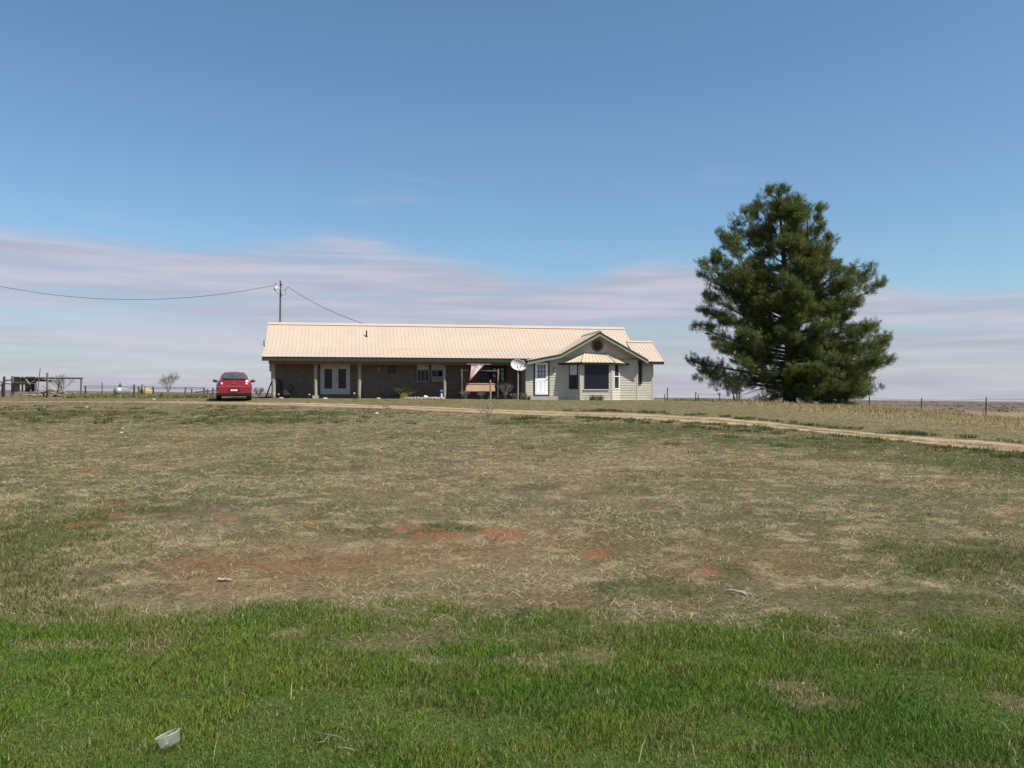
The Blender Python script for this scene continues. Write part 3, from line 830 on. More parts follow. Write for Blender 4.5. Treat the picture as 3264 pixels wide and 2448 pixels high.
# --- windows and doors -------------------------------------------------
def frame_bars(mb, du, nr, org, s0, s1, z0, z1, t=.05, dpt=.05, vs=(), hs=()):
    org, du, nr = np.array(org, float), np.array(du, float), np.array(nr, float)
    def bar(a0, a1, b0, b1, d=dpt):
        q = lambda s, z, o: tuple(org + du * s + nr * o + np.array([0, 0, z]))
        mb.hexa([q(a0, b0, .0), q(a1, b0, .0), q(a1, b0, d), q(a0, b0, d), q(a0, b1, .0), q(a1, b1, .0), q(a1, b1, d), q(a0, b1, d)])
    bar(s0, s0 + t, z0, z1); bar(s1 - t, s1, z0, z1); bar(s0 + t, s1 - t, z0, z0 + t); bar(s0 + t, s1 - t, z1 - t, z1)
    for v_ in vs: bar(v_ - .012, v_ + .012, z0 + t, z1 - t, dpt * .7)
    for h_ in hs: bar(s0 + t, s1 - t, h_ - .02, h_ + .02, dpt * .8)

def pane(mb, du, nr, org, s0, s1, z0, z1, o=.012, th=.01):
    org, du, nr = np.array(org, float), np.array(du, float), np.array(nr, float)
    q = lambda s, z, k: tuple(org + du * s + nr * k + np.array([0, 0, z]))
    mb.hexa([q(s0, z0, o), q(s1, z0, o), q(s1, z0, o + th), q(s0, z0, o + th), q(s0, z1, o), q(s1, z1, o), q(s1, z1, o + th), q(s0, z1, o + th)])

FR = ((1, 0, 0), (0, -1, 0))
def window(px0, px1, py0, py1, w, parent, fm, split=None, vs=0, off=.004, label=None, cur=None, t=.05):
    s0, s1 = hu(px0, w), hu(px1, w); z1, z0 = hz((px0 + px1) / 2, py0, w), hz((px0 + px1) / 2, py1, w)
    o = (0, w - off, 0)
    f = MB(); zs = [z0 + (z1 - z0) * split] if split else []
    frame_bars(f, *FR, o, s0, s1, z0, z1, t, .06, [s0 + (s1 - s0) * (i + 1) / (vs + 1) for i in range(vs)], zs)
    wo = f.build('window', fm, parent)
    p = MB(); pane(p, *FR, o, s0 + t * .8, s1 - t * .8, z0 + t * .8, z1 - t * .8); p.build('pane', M['glass'], wo)
    if cur:
        c = MB(); pane(c, *FR, o, s0 + t, s1 - t, z0 + (z1 - z0) * cur[0], z0 + (z1 - z0) * cur[1], .023, .004)
        c.build('curtain', M['curtain'], wo)
    if label: wo['label'] = label
    return wo

WF = W0 - .014
window(1230, 1266, 1162, 1195, WF, house, M['soffit'], label='small high window with brown frame', t=.06)
window(1328, 1368, 1160, 1217, WF, house, M['greyframe'], split=.65, vs=2, cur=(.68, .95))
window(1373, 1413, 1160, 1217, WF, house, M['greyframe'], split=.65, vs=1, cur=(.68, .95))
window(1497, 1566, 1161, 1222, WF, house, M['darkwood'], split=.6, vs=1)
# window air conditioner
s0, s1 = hu(1376, WF), hu(1409, WF); z0, z1 = hz(1392, 1218, WF), hz(1392, 1200, WF)
ac = MB(); ac.box(s0, s1, WF - .33, WF - .07, z0, z1)
for k in range(7):
    zz = z0 + .04 + k * (z1 - z0 - .08) / 6; ac.box(s0 + .2, s1 - .03, WF - .345, WF - .331, zz - .008, zz + .008)
aco = ac.build('air_conditioner', mat('grey_beige_casing', (.22, .21, .2), .6), house)
aco['label'] = 'window air conditioner'

# french doors
M['doorgrey'] = mat('grey_white_door', (.42, .41, .40), .5, 0, .08, 3)  # white doors given a flat mid grey of their own
def french():
    f = MB(); u0, u1 = hu(1021, WF), hu(1116, WF); z0, z1 = hz(1070, 1257, WF), hz(1070, 1152, WF)
    o = (0, WF - .002, 0)
    frame_bars(f, *FR, o, u0, u1, z0, z1, .06, .07)
    fo = f.build('french_door', M['doorgrey'], house); fo['label'] = 'white double glazed doors under the porch'
    um = (u0 + u1) / 2
    for (a_, b_, nm) in ((u0 + .062, um - .005, 'door_leaf'), (um + .005, u1 - .062, 'door_leaf')):
        d = MB()
        frame_bars(d, *FR, (0, WF - .006, 0), a_, b_, z0 + .062, z1 - .062, .17, .045)
        d.box(a_ + .17, b_ - .17, WF - .05, WF - .006, z0 + .232, z0 + .34)
        d.build(nm, M['doorgrey'], fo)
        p = MB(); pane(p, *FR, (0, WF - .006, 0), a_ + .165, b_ - .165, z0 + .345, z1 - .235, .01, .01); p.build('pane', M['glass'], fo)
        c = MB(); pane(c, *FR, (0, WF - .006, 0), a_ + .17, b_ - .17, z1 - .44, z1 - .237, .022, .004); c.build('valance', M['curtain'], fo)
    h = MB()
    for zz in (z0 + .98, z0 + .80):
        h = MB(); h.lathe((um + .09, WF - .1, zz), [(.02, 0), (.035, .02), (.035, .04), (.015, .05)], 10, 'y')
        h.build('handle', M['darkmetal'], fo)
french()

# dark storm door with window reflections painted as pale patches, right of the swing
def dark_door():
    u0, u1 = hu(1567, WF), hu(1614, WF); z0, z1 = hz(1590, 1255, WF), hz(1590, 1158, WF)
    f = MB(); frame_bars(f, *FR, (0, WF - .002, 0), u0, u1, z0, z1, .07, .06)
    fo = f.build('dark_door', M['blacktrim'], house)
    p = MB(); p.box(u0 + .07, u1 - .07, WF - .04, WF - .004, z0 + .07, z1 - .07); p.build('door_leaf', M['blacktrim'], fo)
    pale = MB()
    a_, b_ = hu(1570.5, WF), hu(1579.5, WF)
    pale.box(a_, b_, WF - .055, WF - .041, hz(1575, 1183, WF), hz(1575, 1174.5, WF))
    pale.build('door_reflection', M['curtain'], fo); pale = MB()
    pale.slab([(a_ + .03, WF - .055, hz(1575, 1200, WF)), (b_, WF - .055, hz(1575, 1202, WF)), (b_ - .06, WF - .055, hz(1575, 1192.5, WF)), (a_, WF - .055, hz(1575, 1193, WF))], (0, 1, 0), .013)
    pale.build('door_reflection', M['curtain'], fo)
    return fo
dark_door()
# vertical hanging sign: pale block, ring letter and bent letter, one above the other
us_, zt = hu(1600, WF), hz(1600, 1174, WF)
sg = MB(); sg.box(us_ - .10, us_ + .10, WF - .10, WF - .075, zt - .86, zt + .03)
hs = sg.build('hanging_sign', mat('dark_teal_board', (.02, .05, .055), .6), house); hs['label'] = 'narrow vertical sign with pale letters'
lt = MB(); y0, y1 = WF - .112, WF - .101
def bx(a_, b_, c_2, d_): lt.box(us_ + a_, us_ + b_, y0, y1, zt + c_2, zt + d_)
bx(-.075, -.03, -.16, 0); bx(.03, .075, -.16, 0); bx(-.03, .03, -.10, -.06)            # H-like block
bx(-.075, .075, -.245, -.21)
for k in range(16):
    q0, q1 = 2 * math.pi * k / 16, 2 * math.pi * (k + 1) / 16
    zc = zt - .36
    lt.hexa([(us_ + .04 * math.cos(q0), y0, zc + .055 * math.sin(q0)), (us_ + .08 * math.cos(q0), y0, zc + .10 * math.sin(q0)), (us_ + .08 * math.cos(q1), y0, zc + .10 * math.sin(q1)), (us_ + .04 * math.cos(q1), y0, zc + .055 * math.sin(q1)),
             (us_ + .04 * math.cos(q0), y1, zc + .055 * math.sin(q0)), (us_ + .08 * math.cos(q0), y1, zc + .10 * math.sin(q0)), (us_ + .08 * math.cos(q1), y1, zc + .10 * math.sin(q1)), (us_ + .04 * math.cos(q1), y1, zc + .055 * math.sin(q1))])
bx(-.075, .075, -.56, -.51); bx(.02, .075, -.78, -.562); bx(-.06, .018, -.66, -.62)
lt.build('lettering', mat('pale_aqua_paint', (.42, .58, .60), .6), hs)

# white front door in the wing
def front_door():
    u0, u1 = hu(1701, WG), hu(1751, WG); z0, z1 = hz(1725, 1262, WG), hz(1725, 1151, WG)
    f = MB(); frame_bars(f, *FR, (0, WG - .022, 0), u0, u1, z0, z1, .085, .03)
    fo = f.build('front_door', M['fascia'], house); fo['label'] = 'white half-glazed front door'
    a_, b_ = u0 + .09, hu(1745, WG) + .02
    d = MB(); zz0, zz1 = z0 + .03, z1 - .09
    sd_ = MB(); sd_.box(b_ + .004, u1 - .088, WG - .04, WG - .022, z0 + .09, z1 - .09); sd_.build('jamb_shade', M['blacktrim'], fo)  # black strip drawn in for the shade beside the door frame
    zg0, zg1 = zz0 + (zz1 - zz0) * .52, zz1 - .12
    y0, y1 = WG - .05, WG - .021
    d.box(a_, b_, y0, y1, zz0, zg0); d.box(a_, b_, y0, y1, zg1, zz1); d.box(a_, a_ + .13, y0, y1, zg0, zg1); d.box(b_ - .13, b_, y0, y1, zg0, zg1)
    for k in (0, 1):
        x0 = a_ + .11 + k * (b_ - a_ - .2) / 2; x1 = x0 + (b_ - a_) / 2 - .16
        frame_bars(d, *FR, (0, y0 + .0, 0), x0, x1, zz0 + .14, zg0 - .12, .03, .014)
    lf = d.build('door_leaf', M['white'], fo)
    m_ = MB()
    for k in (1, 2):
        uu = a_ + .13 + (b_ - a_ - .26) * k / 3; m_.box(uu - .011, uu + .011, y0 + .004, y1, zg0, zg1)
        zz = zg0 + (zg1 - zg0) * k / 3; m_.box(a_ + .13, b_ - .13, y0 + .006, y1 - .001, zz - .011, zz + .011)
    m_.build('muntins', M['white'], fo)
    p = MB(); p.box(a_ + .12, b_ - .12, y1 - .012, y1 + .001, zg0 - .01, zg1 + .01); p.build('pane', mat('bright_glass', (.10, .12, .16), .08, 0, .15, 3, .7), fo)
    h = MB(); h.lathe((b_ - .06, y0 - .05, zz0 + .95), [(.02, 0), (.032, .015), (.032, .035), (.015, .05)], 10, 'y'); h.build('handle', M['brass'], fo)
    s = MB(); s.box(u0 - .35, u1 + .35, WG - .75, WG - .03, .9, z0 - .02); s.build('doorstep', M['concrete'], house)
front_door()

# bay window
WBAY = -.66
L0 = (hu(1800, WG), WG); L1 = (hu(1850, WBAY), WBAY); R1 = (hu(1950, WBAY), WBAY); R0 = (hu(1976, WG), WG)
ztop = hz(1900, 1153, WBAY)
bay = MB(); faces = []
for (p0, p1) in ((L0, L1), (L1, R1), (R1, R0)):
    p0, p1 = np.array(p0), np.array(p1); L_ = np.linalg.norm(p1 - p0); du = (p1 - p0) / L_
    nr = np.array([du[1], -du[0]])
    faces.append(((p0[0], p0[1], 0), (du[0], du[1], 0), (nr[0], nr[1], 0), L_))
    lap(bay, (p0[0], p0[1], 0), (du[0], du[1], 0), (nr[0], nr[1], 0), Z0, ztop, lambda z: 0, lambda z, L_=L_: L_)
e = .006
bay.slab([(L0[0] + e, L0[1] + .03, Z0), (L1[0] + e, L1[1] + e, Z0), (R1[0] - e, R1[1] + e, Z0), (R0[0] - e, R0[1] + .03, Z0)], (0, 0, 1), ztop - Z0 - .003)
bayo = bay.build('bay_wall', M['siding'], house)
for (uu, ww) in (L1, R1):
    k_ = MB(); k_.box(uu - .045, uu + .045, ww - .035, ww + .04, Z0, ztop - .01); k_.build('corner_board', M['siding'], bayo)
def bwin(face, a_, b_, z0, z1, fm, split, vs=0, gl='glass', t=.045):
    o, du, nr, L_ = face
    o2 = tuple(np.array(o) + np.array(nr) * .015)
    f = MB(); frame_bars(f, du, nr, o2, a_ * L_, b_ * L_, z0, z1, t, .035, [L_ * (a_ + (b_ - a_) * (i + 1) / (vs + 1)) for i in range(vs)], [z0 + (z1 - z0) * split] if split else [])
    wo = f.build('window', fm, bayo)
    p = MB(); pane(p, du, nr, o2, a_ * L_ + t * .8, b_ * L_ - t * .8, z0 + t * .8, z1 - t * .8, .012, .01); p.build('pane', M[gl], wo)
    return wo
zb0, zb1 = hz(1900, 1240, WBAY), hz(1900, 1158, WBAY)
wl_ = bwin(faces[0], .30, .86, zb0, zb1, M['blacktrim'], .52, 1)
o, du, nr, L_ = faces[0]; cu = MB(); pane(cu, du, nr, tuple(np.array(o) + np.array(nr) * .015), L_ * .35, L_ * .81, zb0 + (zb1 - zb0) * .55, zb1 - .05, .0235, .003); cu.build('curtain', M['curtain'], wl_)
bw_ = bwin(faces[1], .13, .90, zb0, zb1, M['blacktrim'], None, 0, t=.03); bw_['label'] = 'large dark picture window'
wr_ = bwin(faces[2], .22, .82, zb0, zb1, M['white'], .5, 0)
sill = MB(); sill.box(hu(1860, WBAY) , hu(1942, WBAY), WBAY - .07, WBAY - .025, zb0 - .075, zb0 - .012); sill.build('sill', M['siding'], bayo)
# awning roof over the bay: three ribbed facets
WA = -1.02; zae = hz(1905, 1154.5, WA); zat = hz(1897, 1126.5, WG)
A0, A1, A2, A3 = (hu(1790, WG - .06), WG - .055), (hu(1855, WA), WA), (hu(1960, WA), WA), (hu(2000, WG - .06), WG - .055)
T0, T1 = (hu(1863, WG), WG - .03), (hu(1930, WG), WG - .03)
def facet(mb, e0, e1, t0, t1, pitch=.2286):
    e0, e1 = np.array([*e0, zae]), np.array([*e1, zae]); t0, t1 = np.array([*t0, zat]), np.array([*t1, zat])
    n = max(3, int(np.linalg.norm(e1 - e0) / pitch)); vs = []; fs = []
    fr = []
    for i in range(n):
        fr += [(i / n, 0), ((i + .76) / n, 0), ((i + .82) / n, .022), ((i + .94) / n, .022)]
    fr.append((1, 0))
    for (s, h) in fr:
        vs.append(tuple(e0 + (e1 - e0) * s + np.array([0, 0, h]))); vs.append(tuple(t0 + (t1 - t0) * s + np.array([0, 0, h])))
    k = len(vs); vs += [(a_, b_, c_2 - .02) for a_, b_, c_2 in vs]
    for j in range(len(fr) - 1):
        fs += [(2 * j, 2 * j + 2, 2 * j + 3, 2 * j + 1), (k + 2 * j, k + 2 * j + 1, k + 2 * j + 3, k + 2 * j + 2), (2 * j, k + 2 * j, k + 2 * j + 2, 2 * j + 2)]
    mb.add(vs, fs)
aw = MB(); facet(aw, A0, A1, T0, (T0[0] + .002, T0[1])); facet(aw, A1, A2, T0, T1); facet(aw, A2, A3, (T1[0] - .002, T1[1]), T1)
for (q0, q1) in (((*A1, zae), (*T0, zat)), ((*A2, zae), (*T1, zat))):
    aw.tube([np.array(q0) + [0, 0, .02], np.array(q1) + [0, 0, .02]], .035, 6)
awo = aw.build('bay_roof', M['awning'], house)
sfm = MB(); sfm.slab([(A0[0] - .22, A0[1], zae - .13), (A1[0] + .0, A1[1] + .03, zae - .13), (A2[0], A2[1] + .03, zae - .13), (A3[0] + .12, A3[1], zae - .13)], (0, 0, 1), .1)
sfm.build('bay_fascia', M['blacktrim'], awo)

# narrow window on the small wing beside the inner corner
window(2036, 2045, 1157, 1224, WW, side, M['blacktrim'], split=.5, off=.02, t=.03)
# porch posts
for i, px in enumerate((871, 1006, 1145, 1416)):
    w_ = .62; u_ = hu(px, w_); g = HG(u_, w_)
    p = MB(); r0 = (.118, .10, .105, .095)[i]
    p.tube([(u_ + .015 * math.sin(i * 2 + k), w_ + .01 * math.cos(k * 3), g - .2 + (ZE - .38 - g + .2) * k / 5) for k in range(6)], [r0 * (1 + .05 * math.sin(k * 2.3 + i)) for k in range(6)], 12)
    po = p.build('porch_post', M['postpaint'], house, smooth=True)
    if i in (1,):
        b = MB(); b.box(u_ - .17, u_ + .17, w_ - .17, w_ + .17, g - .2, g + .16); b.build('base', M['concrete'], po)
# wall lamps
for (px, py, w_) in ((1207, 1176, WF), (1767, 1178, WG - .025)):
    u_, z_ = hu(px, w_), hz(px, py, w_)
    l_ = MB(); l_.lathe((u_, w_ - .09, z_ - .12), [(.03, 0), (.055, .03), (.055, .17), (.02, .22)], 10); l_.box(u_ - .03, u_ + .03, w_ - .06, w_ - .002, z_ + .06, z_ + .16)
    lo = l_.build('wall_lamp', M['galv'], house)
# meter box and left end details
u_, z_ = UWL - .02, hz(861, 1168, W0 + .5)
m_ = MB(); m_.box(u_ - .16, u_ + .018, W0 + .5, W0 + .85, z_ - .28, z_ + .22); m_.build('meter_box', M['galv'], house)
# roof vent pipe
def mroof(w): return ZB + (w - WB) * (ZR - ZB) / (WR - WB)
w_ = 3.0; u_ = hu(1168, w_); z_ = mroof(w_)
v_ = MB(); v_.lathe((u_, w_, z_ - .08), [(.1, 0), (.1, .07), (.045, .1), (.045, .42)], 10); v_.build('vent_pipe', M['darkmetal'], house)

# ------------------------------------------------------------------ things at the porch
def hp(u, w, z=None):
    x, y = hw(u, w); return (x, y, HG(u, w) if z is None else z)

# grid dish on the left roof edge
w_ = 3.0; u_ = UL; zc = hz(826, 1112, w_)
x, y = hw(u_ + .1, w_)
an = thing('grid_antenna', (x, y, zc), 'thin wire grid antenna on a bent arm at the left end of the roof', 'antenna', TH)
a_ = MB(); a_.tube([(.05, 0, -.1), (-.16, 0, .05), (-.24, 0, .22), (-.25, 0, .5)], .03, 8); a_.build('arm', M['darkmetal'], an)
g_ = MB()
for k in range(9):
    xx = -.42 + k * .1; hh = .33 * math.sqrt(max(.05, 1 - ((k - 4) / 4.6) ** 2))
    g_.tube([(xx - .02, -.04 + .1 * ((k - 4) / 4) ** 2, .42 - hh), (xx - .02, -.10 + .1 * ((k - 4) / 4) ** 2, .42), (xx - .02, -.04 + .1 * ((k - 4) / 4) ** 2, .42 + hh)], .006, 4)
for zz in (-.2, 0, .2): g_.tube([(-.4, 0, .42 + zz), (0, -.1, .42 + zz), (.36, 0, .42 + zz)] if False else [(-.42, -.02, .42 + zz), (-.04, -.09, .42 + zz), (.36, -.02, .42 + zz)], .006, 4)
g_.build('dish', mat('pale_mesh', (.6, .62, .6), .5), an)

# black kettle barbecue/chair on the porch: dark high-backed patio chair
u_, w_ = hu(912, 1.1), 1.1
ch = thing('patio_chair', hp(u_, w_, HG(u_, w_)), 'black high-backed patio chair against the wall at the left end of the porch', 'chair', TH + .5)
s = MB(); s.box(-.28, .28, -.28, .28, .16, .46); s.build('seat', M['blackplastic'], ch)
s = MB(); s.hexa([(-.26, .22, .46), (-.05, .22, .46), (-.05, .28, .46), (-.26, .28, .46), (-.30, .34, 1.04), (-.10, .34, 1.04), (-.10, .40, 1.04), (-.30, .40, 1.04)]); s.build('backrest', M['blackplastic'], ch)
for sx_ in (-.25, .25):
    a = MB(); a.tube([(sx_, -.26, .4), (sx_ * 1.15, -.24, .66), (sx_ * 1.2, .2, .70 + (.1 if sx_ > 0 else 0))], .035, 6); a.build('armrest', M['blackplastic'], ch)
    for sy_ in (-.24, .24):
        a = MB(); a.tube([(sx_, sy_, 0), (sx_, sy_, .385)], .03, 6); a.build('leg', M['blackplastic'], ch)

# solar path lights
first = None
for i, (px, py, hh) in enumerate(((888, 1266, .22), (986, 1267, .22), (1129, 1265, .27))):
    w_ = .25; u_ = hu(px, w_); x, y = hw(u_, w_)
    lab = ['small white path light between the corner post and the black chair', 'small white path light just left of the second porch post', 'taller white path light right of the glazed double doors'][i]
    if first is None:
        t = thing('path_light', (x, y, HG(u_, w_) - .02), lab, 'path light', 0, 'white path lights along the porch')
        m_ = MB(); m_.tube([(0, 0, 0), (0, 0, .2)], .015, 6); m_.build('stake', M['darkmetal'], t)
        m_ = MB(); m_.lathe((0, 0, .17), [(.025, 0), (.03, .05), (.075, .06), (.05, .10), (.02, .115)], 12); m_.build('cap', M['concrete'], t)
        first = t
    else:
        t = dup(first, (x, y, HG(u_, w_) - .02), 0, lab)
        if i == 2: t.scale = (1, 1, 1.3)

# flower-bed edging stones
for i, px in enumerate(np.linspace(1278, 1408, 13)):
    w_ = .3 - .01 * i; u_ = hu(px, w_); x, y = hw(u_, w_); g = HG(u_, w_)
    m_ = MB(); ra = rng.uniform(.1, .2); n = 8
    prof = [(ra * .6, -.05), (ra, .02), (ra * .9, .08), (ra * .45, .13)]
    m_.lathe((0, 0, 0), prof, n)
    m_.v = [(a * rng.uniform(.8, 1.15), b * .6 * rng.uniform(.8, 1.15), c * rng.uniform(.8, 1.1)) for a, b, c in m_.v]
    o = m_.build('edging_stone', M['stone'], None); o.location = (x, y, g)
    tag(o, 'pale field stone in the flower bed edging under the twin windows', 'stone', 'flower bed edging stones')

# cushion swing
wS = .15
def sw_pt(px, py, w): u_ = hu(px, w); return (u_, w, hz(px, py, w))
uC = hu(1530, wS); x, y = hw(uC, wS); g = HG(uC, wS)
sg = thing('porch_swing', (x, y, g), 'weathered garden swing with a salmon tan bench facing away from the yard', 'swing', TH)
def loc(p): return (p[0] - uC, p[1] - wS, p[2] - g)
for (px0, px1) in ((1471, 1472), (1588, 1587)):
    m_ = MB(); b_, t_ = loc(sw_pt(px1, 1268, wS)), loc(sw_pt(px0, 1176, wS))
    m_.tube([b_, (b_[0], .02, t_[2] * .5), t_], [.055, .045, .05], 7); m_.build('post', M['palewood'] if px0 > 1500 else M['wood'], sg)
    m_ = MB(); m_.tube([(t_[0], 0, t_[2] - .1), (t_[0] + .05, 1.0, -.05)], .04, 6); m_.build('rear_leg', M['darkwood'], sg)
m_ = MB(); m_.tube([loc(sw_pt(1473, 1181, wS)), loc(sw_pt(1590, 1183, wS))], .035, 6); m_.build('top_bar', M['wood'], sg)
b0, b1 = loc(sw_pt(1484, 1247, wS)), loc(sw_pt(1578, 1221.5, wS))
m_ = MB()
zb_, zt_ = b0[2], b1[2]
m_.hexa([(b0[0], -.08, zb_), (b1[0], -.08, zb_), (b1[0], -.02, zb_), (b0[0], -.02, zb_), (b0[0] + .03, .03, zt_ - .07), (b1[0], .03, zt_ - .07), (b1[0], .09, zt_ - .07), (b0[0] + .03, .09, zt_ - .07)])
m_.hexa([(b0[0] + .03, .0, zt_ - .055), (b1[0], .0, zt_ - .055), (b1[0], .11, zt_ - .055), (b0[0] + .03, .11, zt_ - .055), (b0[0] + .04, .01, zt_), (b1[0], .01, zt_), (b1[0], .12, zt_), (b0[0] + .04, .12, zt_)])
m_.build('backrest', M['cushion'], sg)
m_ = MB(); m_.box(b0[0], b1[0], .0, .5, zb_ - .03, zb_ + .05); m_.build('seat', M['cushion'], sg)
for uu in (b0[0] + .05, b1[0] - .05):
    m_ = MB(); m_.tube([(uu, .1, zt_), (uu, .02, loc(sw_pt(1530, 1182, wS))[2])], .012, 5); m_.build('chain', M['wire'], sg)

# cloth hung by its upper edge
wq = -.06
cl = MB()
A = sw_pt(1502, 1162, wq); Bp = sw_pt(1547, 1161, wq); C = sw_pt(1497, 1215, wq)
def bary(a, b): 
    p = np.array(A) + (np.array(Bp) - np.array(A)) * a + (np.array(C) - np.array(A)) * b
    k = a * b; p = p + np.array([-.10 * k * 2, 0, .3 * k * 0])
    p[1] += .06 * math.sin(a * 9 + b * 3) ; return p
nn = 14; idx = {}; vs = []; fs = []
for i in range(nn + 1):
    for j in range(nn + 1 - i):
        idx[i, j] = len(vs); vs.append(bary(i / nn, j / nn))
for i in range(nn):
    for j in range(nn - i):
        fs.append((idx[i, j], idx[i + 1, j], idx[i, j + 1]))
        if j < nn - i - 1: fs.append((idx[i + 1, j], idx[i + 1, j + 1], idx[i, j + 1]))
x, y = hw(A[0], wq); zc = A[2]
vs = [(p[0] - A[0], p[1] - wq, p[2] - zc) for p in vs]
k = len(vs); vs2 = [(p[0], p[1] + .006, p[2]) for p in vs]
cl.add(vs + vs2, fs + [(a + k, c + k, b + k) for a, b, c in fs])
fm = bpy.data.materials.new('red_bordered_cloth'); fm.use_nodes = True
N = fm.node_tree.nodes; L = fm.node_tree.links; B = N['Principled BSDF']; B.inputs['Roughness'].default_value = .9
nz = N.new('ShaderNodeTexNoise'); nz.inputs['Scale'].default_value = 9; tcn = N.new('ShaderNodeTexCoord'); L.new(tcn.outputs['Object'], nz.inputs['Vector'])
cr_ = N.new('ShaderNodeValToRGB'); L.new(nz.outputs['Fac'], cr_.inputs[0]); e_ = cr_.color_ramp
e_.elements[0].position = .38; e_.elements[0].color = (.55, .25, .22, 1); e_.elements[1].position = .5; e_.elements[1].color = (.78, .74, .66, 1)
q_ = e_.elements.new(.64); q_.color = (.45, .62, .55, 1)
L.new(cr_.outputs[0], B.inputs['Base Color'])
clo = cl.build('hanging_cloth', fm, None, smooth=True); clo.location = (x, y, zc); clo.rotation_euler = (0, 0, TH)
tag(clo, 'white patterned cloth with red border hanging in a triangle above the swing', 'cloth')
bo = MB()
for pp in ([(0, j / nn) for j in range(nn + 1)], [(i / nn, 0) for i in range(nn + 1)], [(1 - j / nn, j / nn) for j in range(nn + 1)]):
    q = [bary(a * .985 + .005, b * .985 + .005) for a, b in pp]
    bo.tube([(p[0] - A[0], p[1] - wq, p[2] - zc) for p in q], .022, 5)
bo.build('border', mat('red_hem', (.45, .025, .05), .8), clo)
# cloth line it hangs from
q0, q1 = sw_pt(1488, 1162, wq), sw_pt(1564, 1163, wq)
x, y = hw(q0[0], wq)
m_ = MB(); m_.tube([(0, 0, 0), ((q1[0] - q0[0]) * .5, 0, -.0), (q1[0] - q0[0], 0, q1[2] - q0[2])], .012, 5)
m_.tube([(0, 0, 0), (0, .05, ZE - .4 - q0[2])], .01, 4); m_.tube([(q1[0] - q0[0], 0, q1[2] - q0[2]), (q1[0] - q0[0], .05, ZE - .4 - q0[2])], .01, 4)
o = m_.build('hanging_rod', M['galv'], None); o.location = (x, y, q0[2] + .03); o.rotation_euler = (0, 0, TH)
tag(o, 'thin metal rod under the porch beam with the red bordered cloth on it', 'rod')

# weathered stake in front of the swing bench
w_ = -.25; u_ = hu(1563, w_); x, y, g = hp(u_, w_)
m_ = MB(); ht = hz(1563, 1211, w_) - g
m_.tube([(0, 0, -.1), (.01, 0, ht * .5), (-.01, 0, ht - .06), (.03, 0, ht)], [.055, .05, .05, .035], 8)
o = m_.build('wooden_stake', M['palewood'], None); o.location = (x, y, g); tag(o, 'pale weathered wooden stake standing in front of the swing bench', 'stake')

# satellite dish on its pole
w_ = -.35; u_ = hu(1651, w_); x, y, g = hp(u_, w_)
sd_ = thing('satellite_dish', (x, y, g), 'grey white oval satellite dish on a pole at the porch end', 'satellite dish', TH)
zc = hz(1651, 1164, w_) - g
m_ = MB(); m_.tube([(0, 0, -.1), (0, 0, zc - .1), (.0, .12, zc + .05)], .04, 10); m_.build('pole', M['galv'], sd_)
ds = MB(); vs = []; fs = []
rx, rz = .48, .325
nr_, na = 8, 36
for i in range(nr_ + 1):
    for k in range(na):
        q = 2 * math.pi * k / na; r = i / nr_
        vs.append((rx * r * math.cos(q), .10 - .14 * r * r, rz * r * math.sin(q)))
kk = len(vs)
vs += [(a_, b_ + .018, c_2) for a_, b_, c_2 in vs]
for i in range(nr_):
    for k in range(na):
        a_ = i * na + k; b_ = i * na + (k + 1) % na
        fs.append((a_, b_, b_ + na, a_ + na)); fs.append((kk + a_, kk + a_ + na, kk + b_ + na, kk + b_))
for k in range(na):
    a_ = nr_ * na + k; b_ = nr_ * na + (k + 1) % na; fs.append((a_, b_, kk + b_, kk + a_))
ds.add(vs, fs); dso = ds.build('reflector', M['dish'], sd_, smooth=True); dso.location = (.02, -.02, zc); dso.rotation_euler = (R(-12), R(6), R(8))
rm = MB(); rm.tube([(rx * math.cos(2 * math.pi * k / na), -.042, rz * math.sin(2 * math.pi * k / na)) for k in range(na + 1)], .014, 5); rmo = rm.build('rim', M['dish'], sd_); rmo.location = dso.location; rmo.rotation_euler = dso.rotation_euler
m_ = MB(); m_.tube([(.06, -.04, zc - .30), (.12, -.32, zc - .08), (.22, -.42, zc + .14)], .018, 6); m_.build('feed_arm', M['darkmetal'], sd_)
m_ = MB(); m_.box(.15, .29, -.48, -.38, zc + .12, zc + .19); m_.lathe((.22, -.43, zc + .15), [(.03, 0), (.045, .06), (.03, .13)], 8); m_.build('receiver', M['galv'], sd_)

# blue figurine by the post
w_ = .3; u_ = hu(1407, w_); x, y, g = hp(u_, w_)
fg = thing('garden_figurine', (x, y, g), 'small blue and white garden figurine beside the right porch post', 'figurine', TH)
m_ = MB(); m_.lathe((0, 0, 0), [(.07, 0), (.08, .05), (.045, .2), (.05, .3), (.03, .34)], 12); m_.build('stand', M['white'], fg)
m_ = MB(); m_.lathe((-.02, 0, .34), [(.03, 0), (.09, .04), (.11, .1), (.08, .18), (.03, .22)], 12); m_.lathe((-.05, 0, .14), [(.02, 0), (.07, .03), (.06, .1), (.02, .13)], 10); m_.build('globe', M['bluecer'], fg)
w_ = .45; u_ = hu(1355, w_); x, y, g = hp(u_, w_)
m_ = MB(); m_.lathe((0, 0, 0), [(.05, 0), (.11, .05), (.12, .12), (.07, .19), (.03, .22)], 10); m_.lathe((.12, 0, .1), [(.02, 0), (.05, .04), (.02, .09)], 8)
o = m_.build('garden_ornament', M['white'], None); o.location = (x, y, g); tag(o, 'small white garden ornament behind the edging stones below the twin windows', 'ornament')

